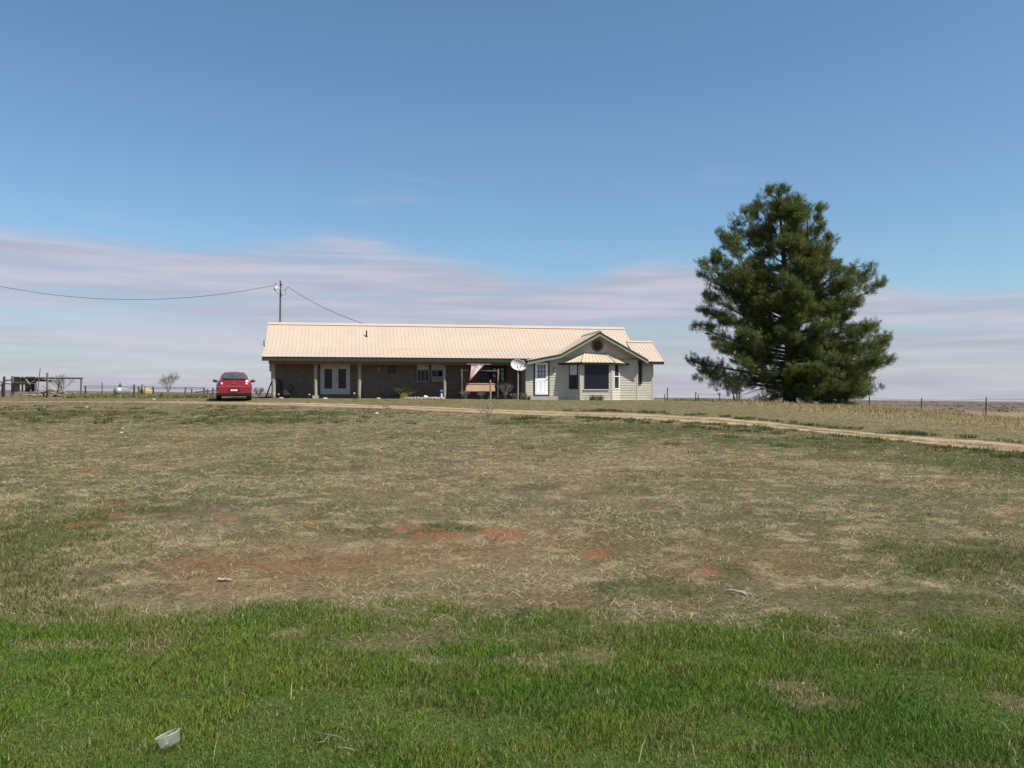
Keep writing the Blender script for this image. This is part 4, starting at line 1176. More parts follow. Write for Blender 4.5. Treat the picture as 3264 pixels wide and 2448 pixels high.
# leafy plants
def leafy(name, loc, n, lo, hi, wd, cols, label, cat, droop=.35, spread=.35, group=None):
    t = thing(name, loc, label, cat, 0, group)
    x = rng.normal(0, spread * .25, n); y = rng.normal(0, spread * .2, n)
    h = rng.uniform(lo, hi, n); q = rng.uniform(0, 6.28, n)
    c = pick(cols, [1] * len(cols), n) * rng.uniform(.7, 1.3, (n, 1))
    v, qd, tr, cc = blades(x, y, h, np.full(n, wd), h * rng.uniform(.2, 1.2, n) * spread / .35, q, c, z=np.zeros(n) + .0)
    fast_mesh('leaves', v, qd, tr, GM, cc, t)
    m_ = MB(); m_.lathe((0, 0, -.05), [(.06, 0), (.07, .06), (.03, .12)], 8); m_.build('crown_base', M['twig'], t)
    return t
YG = [(.17, .20, .07), (.25, .25, .11), (.10, .13, .05), (.32, .30, .16)]
w_ = .3; u_ = hu(1668, w_); x, y, g = hp(u_, -.2); leafy('yucca', (hw(u_, -.2)[0], hw(u_, -.2)[1], g), 90, .2, .5, .035, YG, 'spiky yucca at the foot of the satellite dish pole', 'yucca')
for (px, k, lab) in ((1893, 1.0, 'spiky yucca under the picture window, larger of the two'), (1915, .85, 'spiky yucca under the right end of the picture window')):
    w_ = -.95; u_ = hu(px, w_); leafy('yucca', hp(u_, w_), int(90 * k), .15, .42 * k, .035, YG, lab, 'yucca', group='yuccas under the bay window')
w_ = .75; u_ = hu(1288, w_); leafy('flowering_shrub', hp(u_, w_), 420, .25, .78, .05, [(.05, .085, .03), (.09, .12, .04), (.16, .17, .06), (.035, .05, .025)], 'bushy green shrub with yellow flowers against the porch wall', 'shrub', spread=.42)
w_ = .28; u_ = hu(1283, w_); leafy('daffodil_clump', hp(u_, w_), 45, .2, .42, .05, [(.42, .42, .12), (.3, .34, .12), (.55, .52, .2)], 'yellow green clump before the shrub at the left end of the stone edging', 'flower')
# small white rocks before the porch
for (px, w_, lab) in ((895, -.5, 'flat white rock in the grass before the corner porch post'), (1036, -.35, 'round white rock in the grass before the glazed doors'), (1206, -.35, 'small white rock on the lawn left of the stone edging')):
    u_ = hu(px, w_); m_ = MB(); m_.lathe((0, 0, 0), [(.08, -.04), (.15, .0), (.12, .05), (.04, .075)], 9)
    m_.v = [(a * rng.uniform(.8, 1.2), b * rng.uniform(.8, 1.2), c) for a, b, c in m_.v]
    o = m_.build('white_rock', M['concrete'], None); o.location = hp(u_, w_); tag(o, lab, 'rock', 'white rocks in front of the porch')
# leaning pole at the left corner
w_ = 1.2; u_ = hu(846, w_); x, y, g = hp(u_, w_)
m_ = MB(); m_.tube([(0, 0, -.05), (hu(868, w_) - u_, .3, hz(866, 1207, w_) - g)], [.05, .035], 7)
m_.tube([(-.4, .1, .02), (.55, -.1, .06)], .05, 6)
o = m_.build('leaning_pole', M['darkwood'], None); o.location = (x, y, g); o.rotation_euler = (0, 0, TH); tag(o, 'dark pole leaning against the left corner of the house', 'pole')
# ------------------------------------------------------------------ utility poles and wires
dP = 78.0
def upole(px, ptop, label, lamp=True):
    x, y, zt = P(px, ptop, dP); g = float(H(x, y))
    t = thing('utility_pole', (x, y, g), label, 'utility pole', 0, 'utility poles behind the house')
    h = zt - g
    m_ = MB(); m_.tube([(-.08, 0, -.3), (0, 0, h * .5), (.03, 0, h)], [.115, .09, .065], 10); m_.build('pole', M['bark'], t)
    return t, h, (x, y, g)
t, h, (x0, y0, g0) = upole(893, 896, 'tall wooden utility pole with a lamp and transformer rising behind the roof')
k = dP / F
m_ = MB(); m_.lathe((.16, -.06, h - 1.3), [(.06, 0), (.10, .04), (.10, .30), (.07, .36), (.03, .38)], 12); m_.build('transformer', M['galv'], t)
m_ = MB(); m_.tube([(.02, 0, h - .75), (-.2, -.05, h - .55), (-.34, -.1, h - .5)], .03, 6)
m_.build('lamp_arm', M['galv'], t)
m_ = MB(); m_.lathe((-.40, -.1, h - .86), [(.06, 0), (.13, .06), (.15, .2), (.12, .32), (.05, .38)], 12); m_.build('lamp', M['dish'], t)
m_ = MB()
for (dx, dz) in ((.12, -.35), (-.38, -.28), (.0, .0)):
    m_ = MB(); m_.lathe((dx, -.05, h + dz - .02), [(.02, 0), (.05, .03), (.035, .09), (.015, .14)], 8); m_.build('insulator', M['darkmetal'], t)
m_ = MB(); m_.tube([(0, 0, h - .45), (.12, -.05, h - .36), (.2, -.05, h - .3)], .03, 5)
m_.build('bracket', M['darkmetal'], t)
m_ = MB()
m_.tube([(-.4, -.05, h - .3), (-.46, -.05, h - .7), (-.3, -.05, h - 1.05), (.0, -.1, h - 1.2)], .014, 4)
m_.tube([(.12, -.05, h - .35), (.5, -.05, h - .8), (.52, -.05, h - 1.2), (.3, -.1, h - 1.25)], .014, 4)
m_.tube([(.04, -.1, h - .85), (.4, -.05, h - .9), (.70, 0, h - .53)], .014, 4)
m_.build('jumper_wire', M['wire'], t); tag(t.children[-1], kind='stuff')
t2, h2, (x2, y2, g2) = upole(-32, 885, 'second wooden utility pole standing off to the far side of the yard')
# left span
a = np.array(P(876, 909, dP)); b = np.array(P(-32, 906, dP))
def span(a, b, sag, n=28): return [tuple(a + (b - a) * s + np.array([0, 0, -4 * sag * s * (1 - s)])) for s in np.linspace(0, 1, n)]
mid = P(430, 955, dP)[2]; sag = (a[2] + b[2]) / 2 - mid
m_ = MB(); m_.tube(span(a, b, sag), .019, 5)
w_o = m_.build('overhead_wire', M['wire'], None); tag(w_o, 'long sagging power line running off to the edge from the utility pole', 'power line')
a = np.array(P(917, 914, dP)); ux, uw = hu(1250, 5.2), 5.2
e = hw(ux, uw); b = np.array([e[0], e[1], mroof(2 * WR - 5.2) + .3])
# sag so that the line crosses the ridge near pixel column 1182
m_ = MB(); m_.tube(span(a, b, .42), .018, 5); tag(m_.build('service_drop', M['wire'], None), 'short sagging service wire from the pole down to the house roof', 'power line')
ms = MB(); ms.tube([(0, 0, -.5), (0, 0, .35)], .03, 6); mso = ms.build('service_mast', M['galv'], house); mso.location = (ux, uw, mroof(2 * WR - 5.2))

# ------------------------------------------------------------------ car
cx, cy, cg = at(746, 1279.5)
car = thing('parked_car', (cx, cy, float(H(cx, cy + 1.5)) - .02), 'red four-door sedan parked tail towards the viewer on the sandy drive', 'car', R(17.5))
car.rotation_euler = (R(1.2), 0, R(17.5))
# body loft: stations along y, half sections from sill to top
ST = [  # y, half width low, half width max, z bottom, z wide, z shoulder, shoulder half width, z top, top half width
    (0.00, .66, .72, .42, .66, .93, .66, 1.00, .54),
    (0.06, .75, .81, .34, .68, .98, .73, 1.065, .60),
    (0.22, .81, .865, .30, .70, .99, .78, 1.095, .64),
    (0.60, .84, .885, .27, .70, .99, .81, 1.085, .69),
    (1.20, .85, .89, .25, .68, .97, .83, 1.03, .74),
    (2.40, .86, .89, .24, .62, .90, .84, .93, .76),
    (3.20, .86, .89, .24, .60, .88, .83, .92, .74),
    (3.90, .84, .87, .25, .58, .80, .78, .84, .66),
    (4.40, .78, .80, .30, .52, .70, .70, .74, .58),
    (4.60, .60, .62, .36, .50, .62, .55, .65, .45)]
m_ = MB(); ring = []
for (y, wl, wm, zb, zw, zs, ws, zt, wt) in ST:
    half = [(wl * .75, zb), (wl, zb + .05), (wm, zw - .12), (wm, zw), (wm * .99, zw + .1), (ws, zs), (wt, zt), (0, zt + .015)]
    pts_ = [(-a_, y, z_) for a_, z_ in half] + [(a_, y, z_) for a_, z_ in half[-2::-1]]
    ring.append(pts_)
n = len(ring[0]); vs = [p for r_ in ring for p in r_]; fs = []
for i in range(len(ring) - 1):
    for j in range(n - 1): fs.append((i * n + j, i * n + j + 1, (i + 1) * n + j + 1, (i + 1) * n + j))
    fs.append((i * n + n - 1, i * n, (i + 1) * n, (i + 1) * n + n - 1))
fs.append(tuple(range(n))); fs.append(tuple(range((len(ring) - 1) * n, len(ring) * n)))
m_.add(vs, fs)
# bumper volume and trunk lip
m_.hexa([(-.80, -.05, .40), (.80, -.05, .40), (.83, .2, .34), (-.83, .2, .34), (-.75, -.07, .72), (.75, -.07, .72), (.81, .2, .74), (-.81, .2, .74)])
m_.hexa([(-.58, .02, 1.06), (.58, .02, 1.06), (.60, .2, 1.075), (-.60, .2, 1.075), (-.56, -.01, 1.105), (.56, -.01, 1.105), (.60, .2, 1.10), (-.60, .2, 1.10)])
body = m_.build('body', M['red'], car, smooth=False)
# cabin
CB = [(.62, .69, 1.0, .66), (1.30, .74, 1.0, .53), (1.55, .75, .98, .525), (2.6, .75, .95, .535), (3.05, .75, .93, .58), (3.45, .74, .91, .72)]
TOP = [1.06, 1.41, 1.465, 1.47, 1.36, .95]
m_ = MB(); ring = []
for (y, wb, zb, wt), zt in zip(CB, TOP):
    half = [(wb + .02, zb - .03), (wb, zb + .02), (wt + .03, max(zt - .07, zb + .03)), (wt * .93, max(zt - .015, zb + .04)), (0, zt + .02)]
    ring.append([(-a_, y, z_) for a_, z_ in half] + [(a_, y, z_) for a_, z_ in half[-2::-1]])
n = len(ring[0]); vs = [p for r_ in ring for p in r_]; fs = []
for i in range(len(ring) - 1):
    for j in range(n - 1): fs.append((i * n + j, i * n + j + 1, (i + 1) * n + j + 1, (i + 1) * n + j))
fs.append(tuple(range(n))); fs.append(tuple(range((len(ring) - 1) * n, len(ring) * n)))
m_.add(vs, fs); m_.build('roof', M['red'], car)
# rear window follows the rear slope of the cabin
m_ = MB(); m_.hexa([(-.57, .70, 1.105), (.57, .70, 1.105), (.57, .74, 1.09), (-.57, .74, 1.09), (-.46, 1.215, 1.375), (.46, 1.215, 1.375), (.46, 1.26, 1.36), (-.46, 1.26, 1.36)])
m_.v = [(a_, b_ - .035, c_2 + .02) for a_, b_, c_2 in m_.v]
m_.build('rear_window', M['carglass'], car)
for s in (-1, 1):
    m_ = MB(); xo = s * .015
    m_.hexa([(s * .735 + xo, .95, .99), (s * .75 + xo, 2.9, .97), (s * .73, 2.9, .97), (s * .71, .95, .99), (s * .60 + xo, 1.4, 1.33), (s * .605 + xo, 2.6, 1.345), (s * .57, 2.6, 1.345), (s * .57, 1.4, 1.33)])
    m_.build('side_window', M['carglass'], car)
    m_ = MB(); m_.hexa([(s * .72, 3.0, .985), (s * .72, 3.25, .955), (s * .74, 3.25, .955), (s * .74, 3.0, .985), (s * .70, 2.95, 1.1), (s * .70, 3.1, 1.05), (s * .72, 3.1, 1.05), (s * .72, 2.95, 1.1)]); m_.build('quarter_trim', M['blackplastic'], car)
    # mirrors
    m_ = MB(); m_.lathe((s * .97, 2.82, 1.0), [(.03, 0), (.085, .03), (.10, .09), (.06, .15)], 10, 'y'); m_.v = [(s * .97 + (a_ - s * .97) * 1.35, b_, 1.0 + (c_2 - 1.0) * .85) for a_, b_, c_2 in m_.v]
    m_.tube([(s * .86, 2.9, .93), (s * .95, 2.88, .98)], .03, 5); m_.build('wing_mirror', M['darkmetal'], car)
    # lamps
    m_ = MB(); m_.hexa([(s * .50, -.025, .76), (s * .77, .05, .76), (s * .77, .12, .76), (s * .50, .05, .76), (s * .53, -.012, .97), (s * .75, .05, .99), (s * .75, .12, .99), (s * .53, .06, .97)])
    tl = m_.build('tail_light', M['lampred'], car)
    m_ = MB(); m_.lathe((s * .60, -.045, .875), [(.045, 0), (.058, .015), (.058, .06)], 14, 'y'); m_.build('lens', M['lampwhite'], tl)
    # wheels
    for yw in (.88, 3.62):
        m_ = MB(); xw = s * .76
        prof = [(.20, -.10), (.29, -.105), (.315, -.07), (.32, 0), (.315, .07), (.29, .105), (.20, .10)]
        m_.lathe((0, 0, 0), prof, 20, 'x'); wo = m_.build('wheel', M['rubber'], car, smooth=False); wo.location = (xw, yw, .32)
        m_ = MB(); m_.lathe((s * .085, 0, 0), [(.19, 0), (.19, s * .012), (.05, s * .03)], 16, 'x'); ri = m_.build('rim', M['rim'], wo)
# dark lower valance, plate recess shade, plate, badge, trim lines
m_ = MB(); m_.hexa([(-.74, -.03, .27), (.74, -.03, .27), (.78, .3, .22), (-.78, .3, .22), (-.80, -.045, .415), (.80, -.045, .415), (.84, .3, .40), (-.84, .3, .40)]); m_.build('lower_bumper', M['blackplastic'], car)
m_ = MB(); m_.box(-.82, .82, .6, 4.2, .22, .34); m_.build('underbody', M['blackplastic'], car)
m_ = MB(); m_.hexa([(-.27, -.075, .50), (.27, -.075, .50), (.27, -.04, .50), (-.27, -.04, .50), (-.24, -.086, .635), (.24, -.086, .635), (.24, -.04, .635), (-.24, -.04, .635)]); pr = m_.build('plate_recess_shade', mat('dark_red_shadow_gap', (.06, .01, .012), .5), car)  # raised dark red block, its colour carries the shade of the recess
m_ = MB(); m_.box(-.17, .17, -.10, -.088, .50, .585); m_.build('licence_plate', M['plate'], pr)
m_ = MB(); m_.hexa([(-.07, -.03, .885), (.07, -.03, .885), (.07, .02, .885), (-.07, .02, .885), (-.07, -.026, .91), (.07, -.026, .91), (.07, .02, .91), (-.07, .02, .91)]); m_.build('badge', M['rim'], car)
m_ = MB(); m_.hexa([(-.75, -.078, .722), (.75, -.078, .722), (.75, -.02, .725), (-.75, -.02, .725), (-.75, -.078, .735), (.75, -.078, .735), (.75, -.02, .742), (-.75, -.02, .742)]); m_.build('bumper_line', mat('pale_red_edge', (.5, .12, .14), .4), car)
m_ = MB(); m_.tube([(-.5, .2, .30), (-.5, -.06, .29)], .03, 8); m_.build('exhaust_pipe', M['darkmetal'], car)

# ------------------------------------------------------------------ pine tree
TD, TFAR = 50.0, 60.0            # laid out at 50 m, then set down at its real place and size 60 m off
tx, ty, tg = P(2516, 1290, TD)
S_ = TD / F
def tz(xz, yz):      # coordinates in the 2.074x enlargement of the tree -> local x, z
    px, py = 2160 + xz / 2.0743, 550 + yz / 2.0743
    p = P(px, py, TD); return p[0] - tx, p[2] - tg
pine = thing('pine_tree', P(2516, 1294, TFAR), 'large dark green pine tree standing alone right of the house', 'tree')
HT = tz(650, 70)[1]
def trunk_x(z):
    return np.interp(z, [0, 3, 7, 10, HT], [0, .05, -.12, -.42, -.62])
tr = MB()
tr.tube([(trunk_x(z), .05 * math.sin(z), z) for z in np.linspace(-.3, HT - .3, 16)], list(np.interp(np.linspace(0, 1, 16), [0, .05, .3, .7, 1], [.46, .36, .27, .13, .02])), 10)
tr.tube([(trunk_x(2.2), 0, 2.2), (.35, -.25, 4.2), (.72, -.3, 6.5), (.95, -.25, 9), (1.05, -.2, 11)], [.2, .17, .13, .08, .02], 8)
rng = np.random.default_rng(5)
brs = []      # (list of points, thickness)
left = [(605, 85, 0), (530, 165, 0), (490, 190, .3), (425, 235, 0), (370, 310, 0), (290, 385, 0), (275, 440, -.4), (270, 480, .3), (230, 545, 0), (140, 575, 0), (165, 640, .3), (225, 690, -.3), (300, 745, 0),
        (140, 800, 0), (165, 880, .3), (220, 930, 0), (300, 965, -.2), (95, 1000, 0), (210, 1100, 0), (235, 1165, -.4), (100, 1230, 0), (145, 1300, .3), (180, 1345, 0), (320, 1400, -.3), (330, 1245, -.6), (330, 640, -.6), (350, 1060, -.7)]
right = [(690, 80, 0), (745, 150, 0), (815, 140, 0), (865, 165, .2), (945, 200, 0), (965, 280, 0), (930, 330, -.3), (1025, 390, 0), (1030, 450, .2), (990, 520, 0), (1075, 575, 0), (1045, 650, -.3), (1195, 615, 0), (1280, 615, 0),
         (1310, 660, .2), (1290, 740, -.2), (1190, 835, 0), (1160, 915, 0), (1100, 950, -.2), (1285, 1005, 0), (1200, 1020, -.3), (1400, 1080, 0), (1405, 1165, .2), (1350, 1235, -.2), (1330, 1290, .1), (1265, 1355, 0), (1190, 1400, -.2),
         (1170, 1475, 0), (1120, 1550, -.3), (1020, 1545, -.5), (1100, 1440, -.6), (1230, 1130, -.7), (1180, 1250, -.8), (1080, 720, -.6)]
for (xz, yz, dy) in left + right:
    X_, Z_ = tz(xz, yz); Z_ = max(Z_, -.12)
    L_ = abs(X_ - trunk_x(Z_)) + .3
    z0 = max(.7, Z_ - L_ * float(np.interp(Z_, [1, 3, 6, 8], [.08, .2, .34, .45]))) if Z_ < 9 else max(Z_ - 1.2 - L_ * .8, 3)
    if Z_ < 1.6: z0 = Z_ + .7
    Yt = dy * L_ + rng.normal(0, .12) * L_
    x0 = trunk_x(z0)
    mid = (x0 + (X_ - x0) * .55, Yt * .5, z0 + (Z_ - z0) * .40 + rng.normal(0, .08))
    brs.append(([(x0, 0, z0), (x0 + (X_ - x0) * .25, Yt * .22, z0 + (Z_ - z0) * .14), mid, (x0 + (X_ - x0) * .82, Yt * .8, z0 + (Z_ - z0) * .72), (X_, Yt, Z_)], .018 + .014 * L_, 0))
def env(z, az):
    """crown radius by height and azimuth (0 = right)"""
    zz = HT - z
    l_ = np.interp(zz, [0, 1, 3, 5, 7, 9, 11, 12.5, HT], [.6, 1.5, 2.7, 3.6, 4.0, 4.2, 4.2, 3.2, 2.])
    r_ = np.interp(zz, [0, 1, 3, 5, 7, 9, 11, 12.5, HT], [.7, 1.9, 2.9, 3.3, 4.4, 4.5, 5.2, 5.0, 3.6])
    c = math.cos(az)
    return (r_ * (1 + c) + l_ * (1 - c)) / 2 * (1 - .18 * math.sin(az) ** 2)
for i in range(225):
    z = rng.uniform(.8, HT - .9) if i > 60 else rng.uniform(.6, 7)
    az = rng.uniform(0, 2 * math.pi)
    if z < 2.3 and math.cos(az) < -.15: continue
    if i % 7 == 0: z = rng.uniform(.2, 2.2); az = rng.uniform(-1.75, .5)
    if i > 120 and rng.random() < .7: az = rng.uniform(math.pi * 1.05, math.pi * 1.95)      # front half
    L_ = env(z, az) * rng.uniform(.45, .9)
    z0 = max(.6, z - L_ * float(np.interp(z, [1, 4, 8], [.05, .22, .38]))); x0 = trunk_x(z0)
    ex, ey = x0 + L_ * math.cos(az), L_ * math.sin(az)
    brs.append(([(x0, 0, z0), (x0 + (ex - x0) * .5, ey * .5, z0 + (z - z0) * .35), (ex, ey, z)], .015 + .012 * L_, 1))
tufts = []; limbs = MB()
def interp_path(p, s):
    p = np.array(p); n = len(p) - 1; k = min(int(s * n), n - 1); f = s * n - k
    return p[k] * (1 - f) + p[k + 1] * f
for pts_, r0, kind in brs:
    n = len(pts_); limbs.tube(pts_, [r0 * (1 - .85 * i / (n - 1)) for i in range(n)], 5, caps=False)
    L_ = np.linalg.norm(np.array(pts_[-1]) - np.array(pts_[0]))
    nt = int(3 + L_ * 2.2)
    bare = .30 if pts_[-1][2] > 3 else .38
    dirv = np.array(pts_[-1]) - np.array(pts_[-2]); dirv /= np.linalg.norm(dirv)
    for k in range(nt):
        s = bare + (1 - bare) * (k + rng.random()) / nt
        b = interp_path(pts_, s)
        sd = rng.normal(0, 1, 3); sd[2] = abs(sd[2]) * .7 + .1; sd = sd - dirv * np.dot(sd, dirv) * .6; sd /= np.linalg.norm(sd)
        tl_ = rng.uniform(.2, .8) * (1.1 - .42 * s) * (1 if L_ > 1.5 else .75)
        if k >= nt - 2: tl_ = .12
        tip = b + (sd * .75 + dirv * .55 + np.array([0, 0, .35])) * tl_
        limbs.tube([b, (b + tip) / 2 + rng.normal(0, .02, 3), tip], [.012, .009, .005], 3, caps=False)
        td = tip - b + dirv * .1 + np.array([0, 0, .12]); td /= np.linalg.norm(td) + 1e-6
        for q in range(4 if tl_ > .3 else 3):
            c = b + (tip - b) * (1 - .25 * q) + rng.normal(0, .07, 3)
            tufts.append((c, td + rng.normal(0, .35, 3), rng.uniform(.8, 1.2)))
# rounded clumps towards the ends of the branches
for pts_, r0, kind in brs:
    L_ = np.linalg.norm(np.array(pts_[-1]) - np.array(pts_[0]))
    dirv = np.array(pts_[-1]) - np.array(pts_[-2]); dirv /= np.linalg.norm(dirv)
    npf = max(2, int(1.8 + L_ * 1.3))
    for k in range(npf):
        s = 1.0 if k == 0 else (.8 if k == 1 else rng.uniform(.42, .98))
        rho = rng.uniform(.30, .56) * (.8 if k == 0 else 1)
        c0 = interp_path(pts_, min(s, .999)) + rng.normal(0, .26, 3) * (0 if k == 0 else .4 if k == 1 else 1) * np.array([1, 1, .55])
        if k == 0: c0 = c0 - dirv * rho * .7
        for q in range(int(rng.integers(14, 22))):
            dv = rng.normal(0, 1, 3); dv /= np.linalg.norm(dv); dv[2] = dv[2] * .75 + .12
            c = c0 + dv * rho * rng.uniform(.55, 1.0)
            tufts.append((c, dv * .8 + np.array([0, 0, .55]) + dirv * .45, rng.uniform(.7, 1.05)))
            if q % 3 == 0: limbs.tube([c0, c], [.009, .004], 3, caps=False)
# leader
for z in np.linspace(HT - 1.3, HT, 12):
    for q in range(3): tufts.append((np.array([trunk_x(z) + rng.normal(0, .14), rng.normal(0, .14), z]), np.array([0, 0, 1]) + rng.normal(0, .4, 3), .8))
# bare lower twigs on the left
for i in range(34):
    z0 = rng.uniform(.9, 2.6); L_ = rng.uniform(1.2, 3.0); yy = rng.normal(0, .8)
    p = [np.array([0, 0, z0])]
    for s in range(5): p.append(p[-1] + np.array([-L_ / 5, yy / 5, rng.normal(-.02 - .05 * s, .07)]))
    limbs.tube(p, [.022, .018, .014, .01, .007, .004], 4, caps=False)
    for s in range(2, 6): limbs.tube([p[s], p[s] + np.array([-.25, rng.normal(0, .2), rng.normal(-.06, .14)])], [.006, .003], 3, caps=False)
tro = tr.build('trunk', M['bark'], pine, smooth=True)
limbs.build('limbs', M['bark'], tro)
TC = np.array([t_[0] for t_ in tufts]); TDv = np.array([t_[1] for t_ in tufts]); TDv /= np.linalg.norm(TDv, axis=1, keepdims=True); TS = np.array([t_[2] for t_ in tufts])
def needles(TC, TDv, TS, nn, ln, wd, cols, cw):
    n = len(TC)
    d = TDv[:, None, :] + rng.normal(0, .62, (n, nn, 3)); d /= np.linalg.norm(d, axis=2, keepdims=True)
    base = TC[:, None, :] + rng.normal(0, .045, (n, nn, 3)) + TDv[:, None, :] * rng.uniform(-.16, .04, (n, nn, 1))
    l_ = rng.uniform(.6, 1.1, (n, nn, 1)) * ln * TS[:, None, None]
    sd = np.cross(d, rng.normal(0, 1, (n, nn, 3))); sd /= np.linalg.norm(sd, axis=2, keepdims=True)
    v = np.stack([base - sd * wd, base + sd * wd, base + d * l_ + sd * wd * .5, base + d * l_ - sd * wd * .5], 2)
    tc_ = pick(cols, cw, n) * rng.uniform(.75, 1.25, (n, 1))
    c = np.repeat((tc_[:, None, :] * rng.uniform(.75, 1.3, (n, nn, 1)))[:, :, None, :], 4, 2)
    return v.reshape(-1, 3), c.reshape(-1, 3)
v, c = needles(TC, TDv, TS, 22, .17, .0078, [(.078, .115, .026), (.118, .146, .032), (.046, .080, .022), (.160, .175, .042), (.105, .095, .040)], [3, 3, 1.6, 2.2, 1])
NM = leafmat('pine_needles', .30, .5, .3)
fast_mesh('crown', v, np.arange(len(v)).reshape(-1, 4), None, NM, c, pine)
print('tufts', len(tufts))

pine.scale = (TFAR / TD,) * 3
# small dark tree under the pine's left side
def bush_tree(px, py, d, ht, wdt, label, nst=4):
    x, y, _ = P(px, py, d); g = float(H(x, y))
    t = thing('small_tree', (x, y, g), label, 'tree')
    m_ = MB(); ends = []
    for i in range(nst):
        a0 = rng.uniform(-1, 1); top = np.array([a0 * wdt * .4, rng.normal(0, .3), ht * rng.uniform(.5, .75)])
        m_.tube([(a0 * .15, 0, -.05), tuple(top * .45 + np.array([a0 * .1, 0, 0])), tuple(top)], [.05, .04, .02], 6)
        for q in range(9):
            e_ = top + rng.normal(0, 1, 3) * np.array([wdt * .22, .35, ht * .12]); m_.tube([tuple(top * rng.uniform(.6, 1)), tuple(e_)], [.014, .006], 4, caps=False); ends.append(e_)
    m_.build('trunk', M['bark'], t)
    E = np.array(ends * 5) + rng.normal(0, .14, (len(ends) * 5, 3)); D_ = rng.normal(0, 1, E.shape); D_ /= np.linalg.norm(D_, axis=1, keepdims=True)
    v, c = needles(E, D_, np.ones(len(E)), 22, .13, .009, [(.035, .045, .02), (.05, .055, .03), (.03, .035, .022)], [2, 1, 1])
    fast_mesh('crown', v, np.arange(len(v)).reshape(-1, 4), None, NM, c, t)
bush_tree(2352, 1287, 57.0, 2.0, 2.0, 'small dark many-stemmed tree under the low left branches of the pine')
# dead branch on the ground under the pine
x, y, _ = P(2420, 1287, 57.5); g = float(H(x, y))
m_ = MB(); m_.tube([(-.7, 0, .05), (.1, .1, .35), (.7, .0, .62), (1.3, 0, .7)], [.05, .05, .04, .03], 6)
for i in range(14):
    xx = rng.uniform(-1.2, 1.3); m_.tube([(xx, rng.normal(0, .2), .05), (xx + rng.normal(.1, .3), rng.normal(0, .3), rng.uniform(.05, .4))], [.025, .01], 5)
m_.tube([(-1.6, .2, .07), (1.2, .0, .09)], .07, 7)
o = m_.build('fallen_branch', M['bark'], None); o.location = (x, y, g); tag(o, 'dark fallen branch and limbs lying on the grass below the pine', 'branch')

# ------------------------------------------------------------------ bare trees and shrubs
def bare(name, px, py, d, ht, wd, label, cat, lean=0., seed=1, depth=5, r0=.07, mat_='twig', nst=1, loc=None, spread=.55):
    r = np.random.default_rng(seed)
    if loc is None:
        x, y, _ = P(px, py, d); loc = (x, y, float(H(x, y)))
    t = thing(name, loc, label, cat)
    tk, tw = MB(), MB()
    def grow(p, dv, L_, rad, k):
        e = p + dv * L_
        mb = tk if k >= depth - 1 else tw
        mid = (p + e) / 2 + r.normal(0, .06, 3) * L_
        mb.tube([p, mid, e], [rad, rad * .85, rad * .68], 5 if k >= depth - 1 else 3, caps=False)
        if k == 0: return
        first = k == depth
        for q in range(6 if first else int(r.integers(2, 4))):
            if first:
                a0 = q * 1.047 + r.uniform(-.3, .3); tl = r.uniform(.35, .9) * wd / ht
                nd = np.array([math.cos(a0) * tl, math.sin(a0) * tl * .8, 1.])
            else: nd = dv + r.normal(0, spread * .62, 3) * np.array([1, 1, .5]) + np.array([0, 0, .08])
            nd /= np.linalg.norm(nd)
            grow(e, nd, L_ * (r.uniform(.75, 1.05) if first else r.uniform(.66, .9)), rad * (.55 if first else .7), k - 1)
    for s in range(nst):
        dv = np.array([lean + r.normal(0, .28 if nst > 1 else .05), r.normal(0, .2 if nst > 1 else .05), 1.]); dv /= np.linalg.norm(dv)
        grow(np.array([r.normal(0, .06) if nst > 1 else 0, 0, -.05]), dv, ht * (.26 if depth < 6 else .215), r0, depth)
    tk.build('trunk', M[mat_], t); tw.build('crown', M[mat_], t)
    return t
bare('bare_tree', 197, 1243, 64, 2.1, 2.0, 'bare grey tree with a round twiggy crown behind the collapsed shed', 'tree', 0, 4, 6, .055, spread=.7)
bare('bare_tree', 536, 1262, 60, 1.75, 1.5, 'smaller bare forked tree between the straw bale and the red car', 'tree', .1, 15, 6, .038, spread=.7)
bare('bare_shrub', 828, 1262, 66, .95, 1.3, 'leafless thin shrub between the red car and the leaning pole', 'shrub', 0, 21, 4, .025, nst=4)
# sapling in the lawn in front of the swing
sx_, sy_, sg_ = at(1553, 1333)
sp_ = thing('bare_sapling', (sx_, sy_, sg_), 'leafless many-stemmed sapling standing alone in the dry lawn before the swing', 'sapling')
r_s = np.random.default_rng(8); st_, tg_ = MB(), MB(); k_ = sy_ / F
for (dx, hh) in ((-42, 34), (-24, 50), (-12, 62), (-3, 46), (4, 66), (14, 58), (26, 68), (38, 52), (30, 40), (-30, 28)):
    y_ = r_s.normal(0, .12); p = [np.array([dx * k_ * .12, y_ * .2, -.03])]
    for q in (.35, .7, 1): p.append(np.array([dx * k_ * q ** 1.3 + r_s.normal(0, .012), y_ * q, hh * k_ * q]))
    st_.tube(p, [.013, .011, .008, .004], 5, caps=False)
    for q in range(4):
        b_ = interp_path(p, r_s.uniform(.4, .95)); tg_.tube([b_, b_ + np.array([r_s.normal(0, .1), r_s.normal(0, .08), r_s.uniform(.05, .2)])], [.006, .003], 3, caps=False)
st_.add(tg_.v, tg_.f); st_.build('stems', M['palewood'], sp_); tag(sp_.children[-1], kind='stuff')
